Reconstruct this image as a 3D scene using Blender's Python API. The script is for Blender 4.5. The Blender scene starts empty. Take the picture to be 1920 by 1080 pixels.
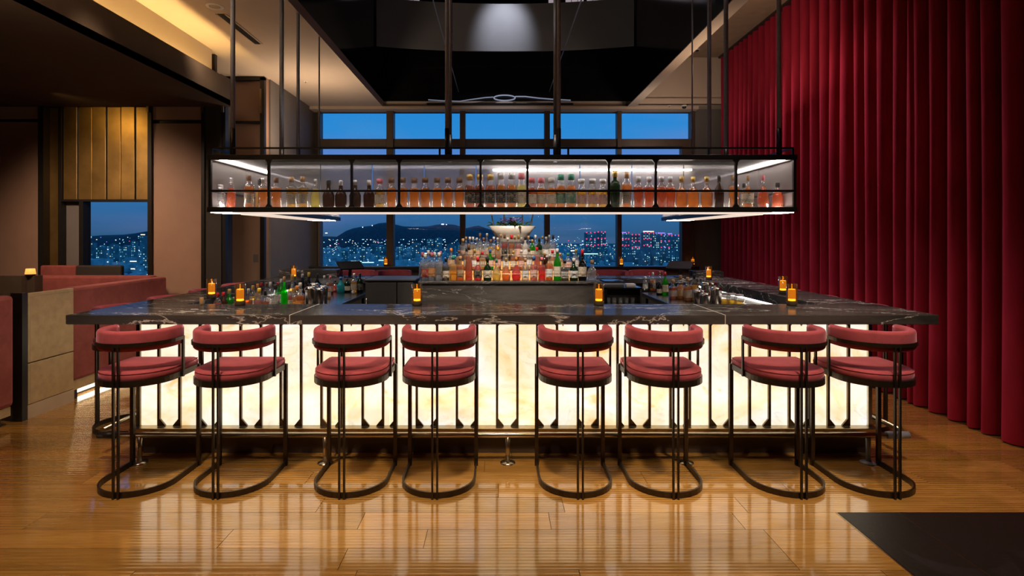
import bpy, bmesh, math, random
from math import pi, sin, cos, radians
from mathutils import Vector, Matrix
random.seed(7)
sc = bpy.context.scene
COL = sc.collection

# ------------------------------------------------------------------ camera
F, CX, HY, EYE = 1060.0, 935.0, 443.0, 1.66
cam_d = bpy.data.cameras.new('camera'); cam = bpy.data.objects.new('camera', cam_d); COL.objects.link(cam)
cam_d.sensor_width = 36.0; cam_d.lens = 36.0 * F / 1920
cam.location = (0, 0, EYE); cam.rotation_euler = (pi / 2, 0, 0)
cam_d.shift_x = (960 - CX) / 1920; cam_d.shift_y = -(540 - HY) / 1920
cam_d.clip_end = 5000; cam_d.clip_start = 0.05
sc.camera = cam

# ------------------------------------------------------------------ world
w = bpy.data.worlds.new('dusk'); sc.world = w; w.use_nodes = True
nt = w.node_tree; nt.nodes.clear()
out = nt.nodes.new('ShaderNodeOutputWorld'); bg = nt.nodes.new('ShaderNodeBackground')
tc = nt.nodes.new('ShaderNodeTexCoord'); sx = nt.nodes.new('ShaderNodeSeparateXYZ')
nt.links.new(tc.outputs['Generated'], sx.inputs[0])
rp = nt.nodes.new('ShaderNodeValToRGB'); nt.links.new(sx.outputs['Z'], rp.inputs[0])
els = [(0.0, (.03, .11, .23)), (.012, (.03, .12, .27)), (.04, (.03, .15, .36)), (.14, (.10, .25, .64)), (.175, (.03, .28, .70)), (.22, (.02, .27, .72)), (1.0, (.02, .09, .30))]
rp.color_ramp.elements[0].position = els[0][0]; rp.color_ramp.elements[0].color = (*els[0][1], 1)
rp.color_ramp.elements[1].position = 1.0; rp.color_ramp.elements[1].color = (*els[-1][1], 1)
for p, c in els[1:-1]:
    e = rp.color_ramp.elements.new(p); e.color = (*c, 1)
mp = nt.nodes.new('ShaderNodeMapping'); mp.inputs['Scale'].default_value = (2.0, 2.0, 14.0)
nz = nt.nodes.new('ShaderNodeTexNoise'); nz.inputs['Scale'].default_value = 1.3; nz.inputs['Detail'].default_value = 3
nt.links.new(tc.outputs['Generated'], mp.inputs[0]); nt.links.new(mp.outputs[0], nz.inputs[0])
cr = nt.nodes.new('ShaderNodeMapRange'); cr.inputs[1].default_value = .48; cr.inputs[2].default_value = .72; cr.inputs[4].default_value = .25
nt.links.new(nz.outputs[0], cr.inputs[0])
mx = nt.nodes.new('ShaderNodeMix'); mx.data_type = 'RGBA'; mx.inputs[7].default_value = (.25, .25, .52, 1)
nt.links.new(cr.outputs[0], mx.inputs[0]); nt.links.new(rp.outputs[0], mx.inputs[6])
nt.links.new(mx.outputs[2], bg.inputs[0]); nt.links.new(bg.outputs[0], out.inputs[0])
bg.inputs[1].default_value = 0.95

# ------------------------------------------------------------------ ceiling downlights and spots, plus unseen lights added as fill
def spot(name, loc, target, energy, color, angle=60, blend=.8, size=.08):
    d = bpy.data.lights.new(name, 'SPOT'); d.energy = energy; d.color = color; d.spot_size = radians(angle)
    d.spot_blend = blend; d.shadow_soft_size = size
    o = bpy.data.objects.new(name, d); COL.objects.link(o); o.location = loc
    o.rotation_euler = (Vector(target) - Vector(loc)).to_track_quat('-Z', 'Y').to_euler(); return o
def area(name, loc, target, energy, color, sx_, sy_):
    d = bpy.data.lights.new(name, 'AREA'); d.shape = 'RECTANGLE'; d.size = sx_; d.size_y = sy_; d.energy = energy; d.color = color
    o = bpy.data.objects.new(name, d); COL.objects.link(o); o.location = loc
    o.rotation_euler = (Vector(target) - Vector(loc)).to_track_quat('-Z', 'Y').to_euler(); return o
WARM = (1.0, .62, .30); WARM2 = (1.0, .74, .50)
for i, x in enumerate((-3.0, -2.1, -.7, .9, 2.1, 2.9)):
    spot('ceiling_spot', (x, 1.9 if abs(x) < 2.5 else 2.1, 4.0), (x * .95, 3.75, .75), 64, (1, .78, .80), 46, .9, .05)
for i, x in enumerate((-1.9, 0.0, 2.1)):
    spot('ceiling_spot', (x, 2.3, 4.0), (x, 3.9, 0), 330, (1, .74, .43), 60, 1.0, .10)
# counter-top washes from the hanging shelf's under-light are built with the shelf
for y, e in ((7.4, 165), (8.8, 160), (10.1, 90)):  # unseen spots added from behind to leave the near fold sides dark
    spot('curtain_fill', (3.05, y, 4.7), (4.12, y - 3.2, -.6), e, (1, .62, .68), 84, 1.0, .06)
for x, y, e in ((-2.9, 3.0, 45), (-2.9, 8.6, 22)):  # unseen upward fills hung in mid-air to brighten the ceilings
    area('ceiling_fill', (x, y, 2.9), (x, y, 9), e, (1, .72, .48), .5, .5)
area('ceiling_fill', (3.1, 7.2, 3.4), (3.1, 7.5, 9), 16, (1, .74, .52), .4, 1.2)
area('ceiling_fill', (3.0, 9.4, 3.3), (3.0, 10.4, 4.6), 7, (1, .80, .62), .4, .4)
for x in (-1.6, .1, 1.8):  # unseen spots added to brighten the countertop
    spot('counter_fill', (x, 3.1, 4.05), (x, 4.4, 1.1), 60, (1, .86, .74), 55, 1.0, .08)
spot('bench_spot', (-1.5, 5.2, 4.05), (-2.0, 5.9, 1.0), 110, (1, .86, .72), 60, 1.0, .08)
spot('bench_spot', (2.1, 5.3, 4.9), (2.2, 6.0, 1.0), 110, (1, .86, .72), 60, 1.0, .08)
spot('booth_spot', (-2.9, 4.6, 4.0), (-4.5, 5.6, .8), 190, WARM2, 46, 1.0, .12)
spot('wall_fill', (-5.0, 5.6, 3.3), (-5.0, 7.4, 1.2), 300, (1, .68, .46), 95, 1.0, .2)  # unseen fill spots added to brighten the left walls and panels
spot('wall_fill', (-3.4, 6.3, 4.0), (-3.9, 8.6, 1.6), 170, WARM2, 70, 1.0, .2)
spot('wall_fill', (-5.3, 6.7, 3.3), (-5.2, 7.47, 2.95), 8, (1, .62, .2), 110, 1.0, .1)
spot('wall_fill', (-2.3, 8.3, 3.9), (-3.55, 9.9, 1.4), 150, WARM2, 70, 1.0, .2)
spot('back_bar_spot', (.1, 4.3, 4.6), (.1, 6.1, 1.3), 850, (1, .85, .7), 40, 1.0, .1)

sc.view_settings.view_transform = 'Standard'; sc.view_settings.look = 'None'
sc.view_settings.gamma = 1; sc.view_settings.use_curve_mapping = False
sc.view_settings.exposure = 0.0
sc.cycles.transparent_max_bounces = 32
sc.cycles.max_bounces = 7; sc.cycles.sample_clamp_indirect = 4.0; sc.cycles.caustics_reflective = False; sc.cycles.caustics_refractive = False

# ------------------------------------------------------------------ materials
def nodes_of(name):
    m = bpy.data.materials.new(name); m.use_nodes = True; t = m.node_tree
    return m, t, t.nodes['Principled BSDF'], t.nodes['Material Output']
def N(t, kind, **kw):
    n = t.nodes.new(kind)
    for k, v in kw.items(): setattr(n, k, v)
    return n
def obj_coord(t, scale=(1, 1, 1), which='Object', rnd=0.0):
    tc = N(t, 'ShaderNodeTexCoord'); mp = N(t, 'ShaderNodeMapping'); mp.inputs['Scale'].default_value = scale
    if which == 'World':
        g = N(t, 'ShaderNodeNewGeometry'); t.links.new(g.outputs['Position'], mp.inputs[0])
    else: t.links.new(tc.outputs[which], mp.inputs[0])
    if rnd:
        oi = N(t, 'ShaderNodeObjectInfo'); mu = N(t, 'ShaderNodeMath', operation='MULTIPLY'); mu.inputs[1].default_value = rnd
        t.links.new(oi.outputs['Random'], mu.inputs[0]); cb = N(t, 'ShaderNodeCombineXYZ')
        for i in range(3): t.links.new(mu.outputs[0], cb.inputs[i])
        t.links.new(cb.outputs[0], mp.inputs['Location'])
    return mp.outputs[0]
def noise(t, vec, scale, detail=4, rough=.55, dist=0):
    n = N(t, 'ShaderNodeTexNoise'); n.inputs['Scale'].default_value = scale; n.inputs['Detail'].default_value = detail
    n.inputs['Roughness'].default_value = rough; n.inputs['Distortion'].default_value = dist; t.links.new(vec, n.inputs['Vector']); return n.outputs[0]
def ramp(t, fac, stops):
    r = N(t, 'ShaderNodeValToRGB'); e = r.color_ramp.elements
    e[0].position = stops[0][0]; e[0].color = (*stops[0][1], 1); e[1].position = stops[-1][0]; e[1].color = (*stops[-1][1], 1)
    for p, c in stops[1:-1]:
        q = e.new(p); q.color = (*c, 1)
    t.links.new(fac, r.inputs[0]); return r.outputs[0]
def bump(t, b, h, strength=.2, dist=.01):
    n = N(t, 'ShaderNodeBump'); n.inputs['Strength'].default_value = strength; n.inputs['Distance'].default_value = dist
    t.links.new(h, n.inputs['Height']); t.links.new(n.outputs[0], b.inputs['Normal']); return n
def simple(name, col, rough=.5, metal=0, var=.12, scale=20, bstr=.05, spec=.5, coat=0, sheen=0, sheen_tint=None, rand=False):
    m, t, b, o = nodes_of(name)
    v = obj_coord(t); n = noise(t, v, scale)
    lo = tuple(c * (1 - var) for c in col); hi = tuple(min(1, c * (1 + var)) for c in col)
    t.links.new(ramp(t, n, [(.3, lo), (.7, hi)]), b.inputs['Base Color'])
    b.inputs['Roughness'].default_value = rough; b.inputs['Metallic'].default_value = metal
    b.inputs['Specular IOR Level'].default_value = spec; b.inputs['Coat Weight'].default_value = coat
    b.inputs['Sheen Weight'].default_value = sheen
    if sheen_tint: b.inputs['Sheen Tint'].default_value = (*sheen_tint, 1)
    if bstr: bump(t, b, n, bstr)
    return m
def emis(name, col, strength, sampled=True):
    m, t, b, o = nodes_of(name)
    b.inputs['Base Color'].default_value = (*[min(1, c) * .6 for c in col], 1)
    b.inputs['Emission Color'].default_value = (*col, 1); b.inputs['Emission Strength'].default_value = strength
    if not sampled: m.cycles.emission_sampling = 'NONE'
    return m
def edge_fac(t, refl=1.0, pwr=4.5):
    lw = N(t, 'ShaderNodeLayerWeight'); lw.inputs[0].default_value = .5
    pw = N(t, 'ShaderNodeMath', operation='POWER'); pw.inputs[1].default_value = pwr; t.links.new(lw.outputs['Facing'], pw.inputs[0])
    ma = N(t, 'ShaderNodeMath', operation='MULTIPLY_ADD'); ma.inputs[1].default_value = .85 * refl; ma.inputs[2].default_value = .04 * refl; ma.use_clamp = True
    t.links.new(pw.outputs[0], ma.inputs[0]); return ma.outputs[0]
def clear(name, tint=(1, 1, 1), haze=.06, hazecol=(.8, .8, .8), refl=1.0, rough=.02, transl=False, pwr=4.5):
    """thin see-through sheet: transparent + a little haze + mirror by angle"""
    m, t, b, o = nodes_of(name); t.nodes.remove(b)
    tr = N(t, 'ShaderNodeBsdfTransparent'); tr.inputs[0].default_value = (*tint, 1)
    df = N(t, 'ShaderNodeBsdfDiffuse'); df.inputs[0].default_value = (*hazecol, 1)
    src = df
    if transl:
        tl = N(t, 'ShaderNodeBsdfTranslucent'); tl.inputs[0].default_value = (*hazecol, 1)
        ad = N(t, 'ShaderNodeMixShader'); ad.inputs[0].default_value = .6
        t.links.new(df.outputs[0], ad.inputs[1]); t.links.new(tl.outputs[0], ad.inputs[2]); src = ad
    m1 = N(t, 'ShaderNodeMixShader'); m1.inputs[0].default_value = haze
    t.links.new(tr.outputs[0], m1.inputs[1]); t.links.new(src.outputs[0], m1.inputs[2])
    gl = N(t, 'ShaderNodeBsdfGlossy'); gl.inputs['Roughness'].default_value = rough
    m2 = N(t, 'ShaderNodeMixShader'); t.links.new(edge_fac(t, refl, pwr), m2.inputs[0])
    t.links.new(m1.outputs[0], m2.inputs[1]); t.links.new(gl.outputs[0], m2.inputs[2]); t.links.new(m2.outputs[0], o.inputs[0])
    return m

def marble(name, base=(.026, .025, .025), mid=(.080, .074, .070), vein=(.62, .58, .54), rough=.22, scale=1.0):
    m, t, b, o = nodes_of(name)
    v = obj_coord(t, (scale * .5, scale * 1.7, scale * 2.4), 'World')
    n1 = noise(t, v, 1.8, 8, .65, .6)
    n2 = noise(t, v, 1.5, 8, .60, .8)
    # veins where noise crosses a level
    a = N(t, 'ShaderNodeMath', operation='SUBTRACT'); a.inputs[1].default_value = .5; t.links.new(n2, a.inputs[0])
    ab = N(t, 'ShaderNodeMath', operation='ABSOLUTE'); t.links.new(a.outputs[0], ab.inputs[0])
    mr = N(t, 'ShaderNodeMapRange'); mr.inputs[1].default_value = 0; mr.inputs[2].default_value = .008; mr.inputs[3].default_value = 1; mr.inputs[4].default_value = 0
    t.links.new(ab.outputs[0], mr.inputs[0])
    n3 = noise(t, v, 1.1, 3)
    g = N(t, 'ShaderNodeMapRange'); g.inputs[1].default_value = .36; g.inputs[2].default_value = .56; t.links.new(n3, g.inputs[0])
    mu = N(t, 'ShaderNodeMath', operation='MULTIPLY'); t.links.new(mr.outputs[0], mu.inputs[0]); t.links.new(g.outputs[0], mu.inputs[1])
    basec = ramp(t, n1, [(.35, base), (.65, mid)])
    mx = N(t, 'ShaderNodeMix', data_type='RGBA'); t.links.new(mu.outputs[0], mx.inputs[0]); t.links.new(basec, mx.inputs[6]); mx.inputs[7].default_value = (*vein, 1)
    t.links.new(mx.outputs[2], b.inputs['Base Color']); b.inputs['Roughness'].default_value = rough
    df = N(t, 'ShaderNodeBsdfDiffuse'); t.links.new(mx.outputs[2], df.inputs[0]); gl = N(t, 'ShaderNodeBsdfGlossy'); gl.inputs['Roughness'].default_value = rough * .6
    ms = N(t, 'ShaderNodeMixShader'); t.links.new(edge_fac(t, .42), ms.inputs[0]); t.links.new(df.outputs[0], ms.inputs[1]); t.links.new(gl.outputs[0], ms.inputs[2])
    t.links.new(ms.outputs[0], o.inputs[0]); t.nodes.remove(b)
    return m

def velvet(name, col, tint):
    m, t, b, o = nodes_of(name)
    v = obj_coord(t); n = noise(t, v, 9, 5, .6, .4)
    t.links.new(ramp(t, n, [(.25, tuple(c * .78 for c in col)), (.75, tuple(c * 1.2 for c in col))]), b.inputs['Base Color'])
    b.inputs['Roughness'].default_value = .9; b.inputs['Specular IOR Level'].default_value = .1
    b.inputs['Sheen Weight'].default_value = .55; b.inputs['Sheen Roughness'].default_value = .35; b.inputs['Sheen Tint'].default_value = (*tint, 1)
    bump(t, b, noise(t, v, 160, 2), .06, .004); return m

M = {}
M['marble'] = marble('dark_veined_marble')
M['marble_grey'] = marble('grey_veined_marble', (.07, .062, .056), (.15, .135, .12), (.62, .58, .54), .22, 1.5)
M['velvet'] = velvet('rose_velvet', (.40, .080, .098), (.9, .42, .55))
M['booth_velvet'] = velvet('booth_velvet', (.30, .085, .075), (.8, .4, .38))
M['bronze'] = simple('dark_bronze', (.20, .150, .092), .34, .8, .15, 30, .02)
M['stool_metal'] = simple('black_bronze_stool_metal', (.070, .052, .036), .36, .8, .15, 30, .02)
M['brass'] = simple('aged_brass', (.46, .35, .20), .3, 1, .1, 30, .02)
M['pipe'] = simple('brushed_rail_metal', (.52, .45, .34), .28, 1, .1, 30, .02)
M['blackmetal'] = simple('black_metal', (.030, .027, .025), .4, .5, .1, 30, .02)
M['rod'] = simple('grey_rod_paint', (.30, .33, .42), .4, .1, .1, 20, .01)
M['steel'] = simple('brushed_steel', (.55, .52, .49), .26, 1, .08, 60, .02)
M['steel_dark'] = simple('bench_steel', (.22, .20, .19), .2, 1, .08, 40, .02)
M['cabinet'] = simple('grey_cabinet_laminate', (.075, .070, .064), .5, 0, .06, 12, .01)
M['plaster'] = simple('ceiling_plaster', (.52, .42, .33), .85, 0, .03, 3, .02)
M['plaster_right'] = simple('ceiling_wood_veneer', (.20, .135, .085), .75, 0, .12, 6, .03)
M['soffit'] = simple('soffit_brown_paint', (.055, .033, .018), .8, 0, .15, 4, .02)
M['wall_beige'] = simple('beige_wall_covering', (.36, .22, .155), .6, 0, .05, 5, .02)
M['wall_grey'] = simple('grey_wall_covering', (.16, .145, .135), .7, 0, .05, 5, .02)
M['wall_dark'] = simple('dark_wall', (.035, .028, .022), .7, 0, .1, 5, .02)
M['frame'] = simple('dark_window_frame', (.095, .068, .048), .45, .2, .1, 10, .01)
M['black'] = simple('void_black', (.006, .006, .007), .35, 0, .1, 5, 0)
M['screen'] = simple('dull_black_screen', (.008, .008, .009), .75, 0, .1, 5, 0, .15)
M['well'] = simple('well_black_gloss', (.008, .008, .009), .12, 0, .1, 3, 0)
M['band'] = simple('grey_fascia', (.20, .20, .215), .5, 0, .04, 4, 0)
M['leather'] = simple('beige_shagreen_leather', (.48, .35, .18), .55, 0, .12, 14, .25)
M['cream'] = simple('cream_plaster', (.5, .4, .28), .7, 0, .05, 8, .02)
M['stone_tile'] = simple('black_stone_floor', (.012, .0115, .011), .42, 0, .3, 40, .12)
M['subfloor'] = simple('subfloor', (.05, .025, .010), .8, 0, .1, 10, 0)
M['ceramic'] = simple('white_ceramic', (.66, .60, .52), .35, 0, .03, 8, .01)
M['leaf'] = simple('leaf_green', (.06, .13, .03), .5, 0, .4, 40, .05)
M['flower_purple'] = simple('purple_petals', (.16, .04, .20), .6, 0, .4, 60, .05)
M['flower_white'] = simple('white_petals', (.7, .68, .62), .6, 0, .1, 60, .05)
M['white'] = simple('white_plastic', (.75, .72, .66), .4, 0, .03, 8, 0)
M['hair_dark'] = simple('black_plastic', (.015, .014, .014), .35, 0, .1, 8, 0)
M['cork'] = simple('cork', (.45, .27, .12), .8, 0, .2, 80, .1)
M['window_glass'] = clear('window_glass', (.96, .98, 1), .0, (1, 1, 1), .35, 0)
M['shelf_glass'] = clear('shelf_front_glass', (.97, .97, .97), .035, (.8, .78, .78), 1.0, .12)
M['shelf_back'] = clear('reeded_back_glass', (.62, .62, .64), .42, (.8, .76, .74), 1.0, .15, True)
M['clear_glass'] = clear('clear_bottle_glass', (.93, .94, .94), .045, (.9, .9, .9), 1.1, .06, False, 2.4)
M['candle_glass'] = clear('smoked_amber_glass', (.90, .72, .45), .05, (.5, .3, .1), 1.0, .03)
M['led'] = emis('white_led_strip', (1, .88, .80), 26)
M['led_low'] = emis('low_led_strip', (1, .84, .70), 16)
M['led_soft'] = emis('soft_under_light', (1, .80, .66), .85)
M['led_side'] = emis('counter_inner_led', (1, .93, .86), 5)
M['tier_led'] = emis('back_bar_tier_light', (1, .46, .13), .75)
M['cove'] = emis('cove_led', (1, .66, .24), 48)
M['underglow'] = emis('booth_underglow', (1, .85, .65), 5)
M['flame'] = emis('flame_glow', (1, .50, .07), 4)
M['flame_dim'] = emis('oil_glow', (1, .42, .03), .72)
M['lampshade'] = emis('lamp_shade_lit', (1, .42, .08), 1.25)
M['lit_pane'] = emis('far_lit_pane', (.50, .42, .48), .6, False)
M['ring_reflection'] = emis('glowing_ring_reflection', (.55, .62, .85), .22, False)  # faint glow imitating a reflection, no lamp
M['white_back'] = simple('pale_splashback', (.55, .52, .48), .4, 0, .04, 6, 0)

# wood planks: ripple-planed oak, gloss varnish
m, t, b, o = nodes_of('ripple_planed_oak')
v = obj_coord(t, (1.2, 14, 14), 'Object', 40); g1 = noise(t, v, 2.4, 7, .6, .7)
v2 = obj_coord(t, (.8, 2.2, 2), 'Object', 25); g2 = noise(t, v2, 1.4, 3)
c1 = ramp(t, g1, [(.25, (.36, .205, .058)), (.5, (.48, .29, .092)), (.75, (.58, .37, .14))])
oi = N(t, 'ShaderNodeObjectInfo'); mr = N(t, 'ShaderNodeMapRange'); mr.inputs[3].default_value = .74; mr.inputs[4].default_value = 1.16
t.links.new(oi.outputs['Random'], mr.inputs[0])
hs = N(t, 'ShaderNodeHueSaturation'); t.links.new(c1, hs.inputs['Color']); t.links.new(mr.outputs[0], hs.inputs['Value'])
t.links.new(hs.outputs[0], b.inputs['Base Color'])
b.inputs['Roughness'].default_value = .17; b.inputs['Specular IOR Level'].default_value = .8; b.inputs['Coat Weight'].default_value = .9; b.inputs['Coat Roughness'].default_value = .07; b.inputs['Coat IOR'].default_value = 1.65; b.inputs['Coat Tint'].default_value = (1, .86, .62, 1)
wv = N(t, 'ShaderNodeTexWave', wave_type='BANDS', bands_direction='Y'); wv.inputs['Scale'].default_value = 11.0; wv.inputs['Distortion'].default_value = .35
wv.inputs['Detail'].default_value = 1; wv.inputs['Detail Scale'].default_value = 1.0
vw = obj_coord(t, (.35, 1, 1), 'Object', 3); t.links.new(vw, wv.inputs[0])
nn = noise(t, obj_coord(t, (.7, 1.3, 1), 'World'), 1.1, 2); st = N(t, 'ShaderNodeMapRange'); st.inputs[1].default_value = .4; st.inputs[2].default_value = .62; st.inputs[3].default_value = .25; st.inputs[4].default_value = 1
t.links.new(nn, st.inputs[0])
am = N(t, 'ShaderNodeMath', operation='MULTIPLY'); t.links.new(wv.outputs['Fac'], am.inputs[0]); t.links.new(st.outputs[0], am.inputs[1])
ad = N(t, 'ShaderNodeMath', operation='MULTIPLY_ADD'); ad.inputs[1].default_value = .25; t.links.new(g1, ad.inputs[0]); t.links.new(am.outputs[0], ad.inputs[2])
bump(t, b, ad.outputs[0], .7, .0038)
M['oak'] = m

# backlit onyx
m, t, b, o = nodes_of('backlit_onyx')
v = obj_coord(t, (1, 1, 1.5), 'World')
n1 = noise(t, v, 1.7, 8, .62, 1.1); n2 = noise(t, v, 2.3, 8, .6, 1.6); n3 = noise(t, v, .9, 3)
base = ramp(t, n1, [(.28, (1.0, .54, .20)), (.40, (1.0, .79, .47)), (.52, (1.0, .90, .70)), (.70, (.94, .94, .95))])
spots_ = N(t, 'ShaderNodeMapRange'); spots_.inputs[1].default_value = .60; spots_.inputs[2].default_value = .70; spots_.inputs[4].default_value = .75; t.links.new(n2, spots_.inputs[0])
mx = N(t, 'ShaderNodeMix', data_type='RGBA'); mx.inputs[7].default_value = (.95, .52, .14, 1); t.links.new(spots_.outputs[0], mx.inputs[0]); t.links.new(base, mx.inputs[6])
a = N(t, 'ShaderNodeMath', operation='SUBTRACT'); a.inputs[1].default_value = .5; t.links.new(n2, a.inputs[0])
ab = N(t, 'ShaderNodeMath', operation='ABSOLUTE'); t.links.new(a.outputs[0], ab.inputs[0])
vr = N(t, 'ShaderNodeMapRange'); vr.inputs[2].default_value = .012; vr.inputs[3].default_value = .82; vr.inputs[4].default_value = 1; t.links.new(ab.outputs[0], vr.inputs[0])
mm = N(t, 'ShaderNodeMix', data_type='RGBA', blend_type='MULTIPLY'); mm.inputs[0].default_value = 1; t.links.new(mx.outputs[2], mm.inputs[6]); t.links.new(vr.outputs[0], mm.inputs[7])
t.links.new(mm.outputs[2], b.inputs['Emission Color']); t.links.new(mm.outputs[2], b.inputs['Base Color']); b.inputs['Emission Strength'].default_value = 1.04
b.inputs['Roughness'].default_value = .2
M['onyx'] = m

# curtain velvet
m, t, b, o = nodes_of('crimson_curtain_velvet')
v = obj_coord(t, (1, 1, .3)); n = noise(t, v, 5, 4)
t.links.new(ramp(t, n, [(.3, (.27, .014, .032)), (.7, (.38, .022, .048))]), b.inputs['Base Color'])
b.inputs['Roughness'].default_value = .85; b.inputs['Specular IOR Level'].default_value = .05; b.inputs['Sheen Weight'].default_value = .08; b.inputs['Sheen Tint'].default_value = (1, .2, .3, 1)
bump(t, b, noise(t, v, 220, 2), .05, .003)
M['curtain'] = m

# bronze reeded metal (mirror-like)
M['bronze_panel'] = simple('polished_bronze_sheet', (.50, .31, .10), .42, .9, .25, 3, .04)

def glass_col(name, col, mixt=.45, rough=.08):
    m, t, b, o = nodes_of(name); t.nodes.remove(b)
    tr = N(t, 'ShaderNodeBsdfTransparent'); tr.inputs[0].default_value = (*[min(1, c * 1.6 + .02) for c in col], 1)
    tl = N(t, 'ShaderNodeBsdfTranslucent'); tl.inputs[0].default_value = (*col, 1)
    df = N(t, 'ShaderNodeBsdfDiffuse'); df.inputs[0].default_value = (*col, 1)
    a = N(t, 'ShaderNodeMixShader'); a.inputs[0].default_value = .35; t.links.new(tl.outputs[0], a.inputs[1]); t.links.new(df.outputs[0], a.inputs[2])
    nz = noise(t, obj_coord(t), 25, 3); rr = N(t, 'ShaderNodeMapRange'); rr.inputs[3].default_value = mixt - .15; rr.inputs[4].default_value = mixt + .15; t.links.new(nz, rr.inputs[0])
    c = N(t, 'ShaderNodeMixShader'); t.links.new(rr.outputs[0], c.inputs[0]); t.links.new(a.outputs[0], c.inputs[1]); t.links.new(tr.outputs[0], c.inputs[2])
    gl = N(t, 'ShaderNodeBsdfGlossy'); gl.inputs['Roughness'].default_value = rough
    d = N(t, 'ShaderNodeMixShader'); t.links.new(edge_fac(t, .8), d.inputs[0]); t.links.new(c.outputs[0], d.inputs[1]); t.links.new(gl.outputs[0], d.inputs[2])
    t.links.new(d.outputs[0], o.inputs[0]); return m
LIQ = {
 'amber': (.78, .34, .045), 'deep amber': (.60, .19, .02), 'golden': (.88, .50, .11), 'dark brown': (.10, .03, .012), 'pale yellow': (.85, .70, .28),
 'red': (.75, .05, .02), 'orange': (.92, .34, .04), 'green': (.05, .45, .04), 'bright green': (.02, .85, .03), 'dark green': (.02, .09, .03),
 'clear': (.75, .76, .76), 'black': (.012, .012, .012), 'pink': (.80, .35, .32), 'blue': (.06, .12, .40), 'turquoise': (.03, .42, .46), 'white': (.8, .78, .74), 'grey': (.16, .16, .15)}
LM = {k: glass_col('liquid_' + k.replace(' ', '_'), c, .78 if k == 'clear' else .56 if k not in ('black', 'turquoise', 'white', 'dark brown') else .12) for k, c in LIQ.items()}
CAPC = {'black': (.02, .02, .02), 'gold': (.62, .42, .12), 'silver': (.6, .6, .6), 'red': (.62, .02, .03), 'cork': (.50, .30, .14), 'green': (.04, .30, .20), 'white': (.75, .72, .68), 'brown': (.20, .10, .05), 'yellow': (.85, .60, .06), 'blue': (.04, .14, .40), 'orange': (.85, .28, .05), 'pink': (.75, .20, .24)}
CM = {k: simple('cap_' + k, c, .35, .6 if k in ('gold', 'silver') else 0, .1, 60, .02) for k, c in CAPC.items()}
def label_mat(name, paper, ink):
    m, t, b, o = nodes_of(name)
    v = obj_coord(t, (1, 1, 1), 'Object'); s = N(t, 'ShaderNodeSeparateXYZ'); t.links.new(v, s.inputs[0])
    wv = N(t, 'ShaderNodeTexWave', wave_type='BANDS', bands_direction='Z'); wv.inputs['Scale'].default_value = 22; wv.inputs['Distortion'].default_value = 3; wv.inputs['Detail Scale'].default_value = 9
    t.links.new(v, wv.inputs[0])
    n = noise(t, obj_coord(t, (1, 1, .35)), 90, 2)
    mu = N(t, 'ShaderNodeMath', operation='MULTIPLY'); t.links.new(wv.outputs['Fac'], mu.inputs[0]); t.links.new(n, mu.inputs[1])
    t.links.new(ramp(t, mu.outputs[0], [(.42, paper), (.52, ink)]), b.inputs['Base Color']); b.inputs['Roughness'].default_value = .6; return m
LB = {'cream': label_mat('label_cream', (.72, .64, .50), (.25, .15, .08)), 'white': label_mat('label_white', (.82, .80, .76), (.2, .2, .22)),
      'black': label_mat('label_black', (.03, .03, .03), (.6, .5, .3)), 'tan': label_mat('label_tan', (.62, .44, .26), (.3, .1, .05)), 'pink': label_mat('label_pink', (.75, .5, .42), (.4, .1, .1)),
      'red': label_mat('label_red', (.55, .04, .04), (.8, .7, .5)), 'orange': label_mat('label_orange', (.85, .30, .04), (.9, .8, .6)), 'green': label_mat('label_green', (.10, .28, .20), (.7, .6, .3))}

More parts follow.
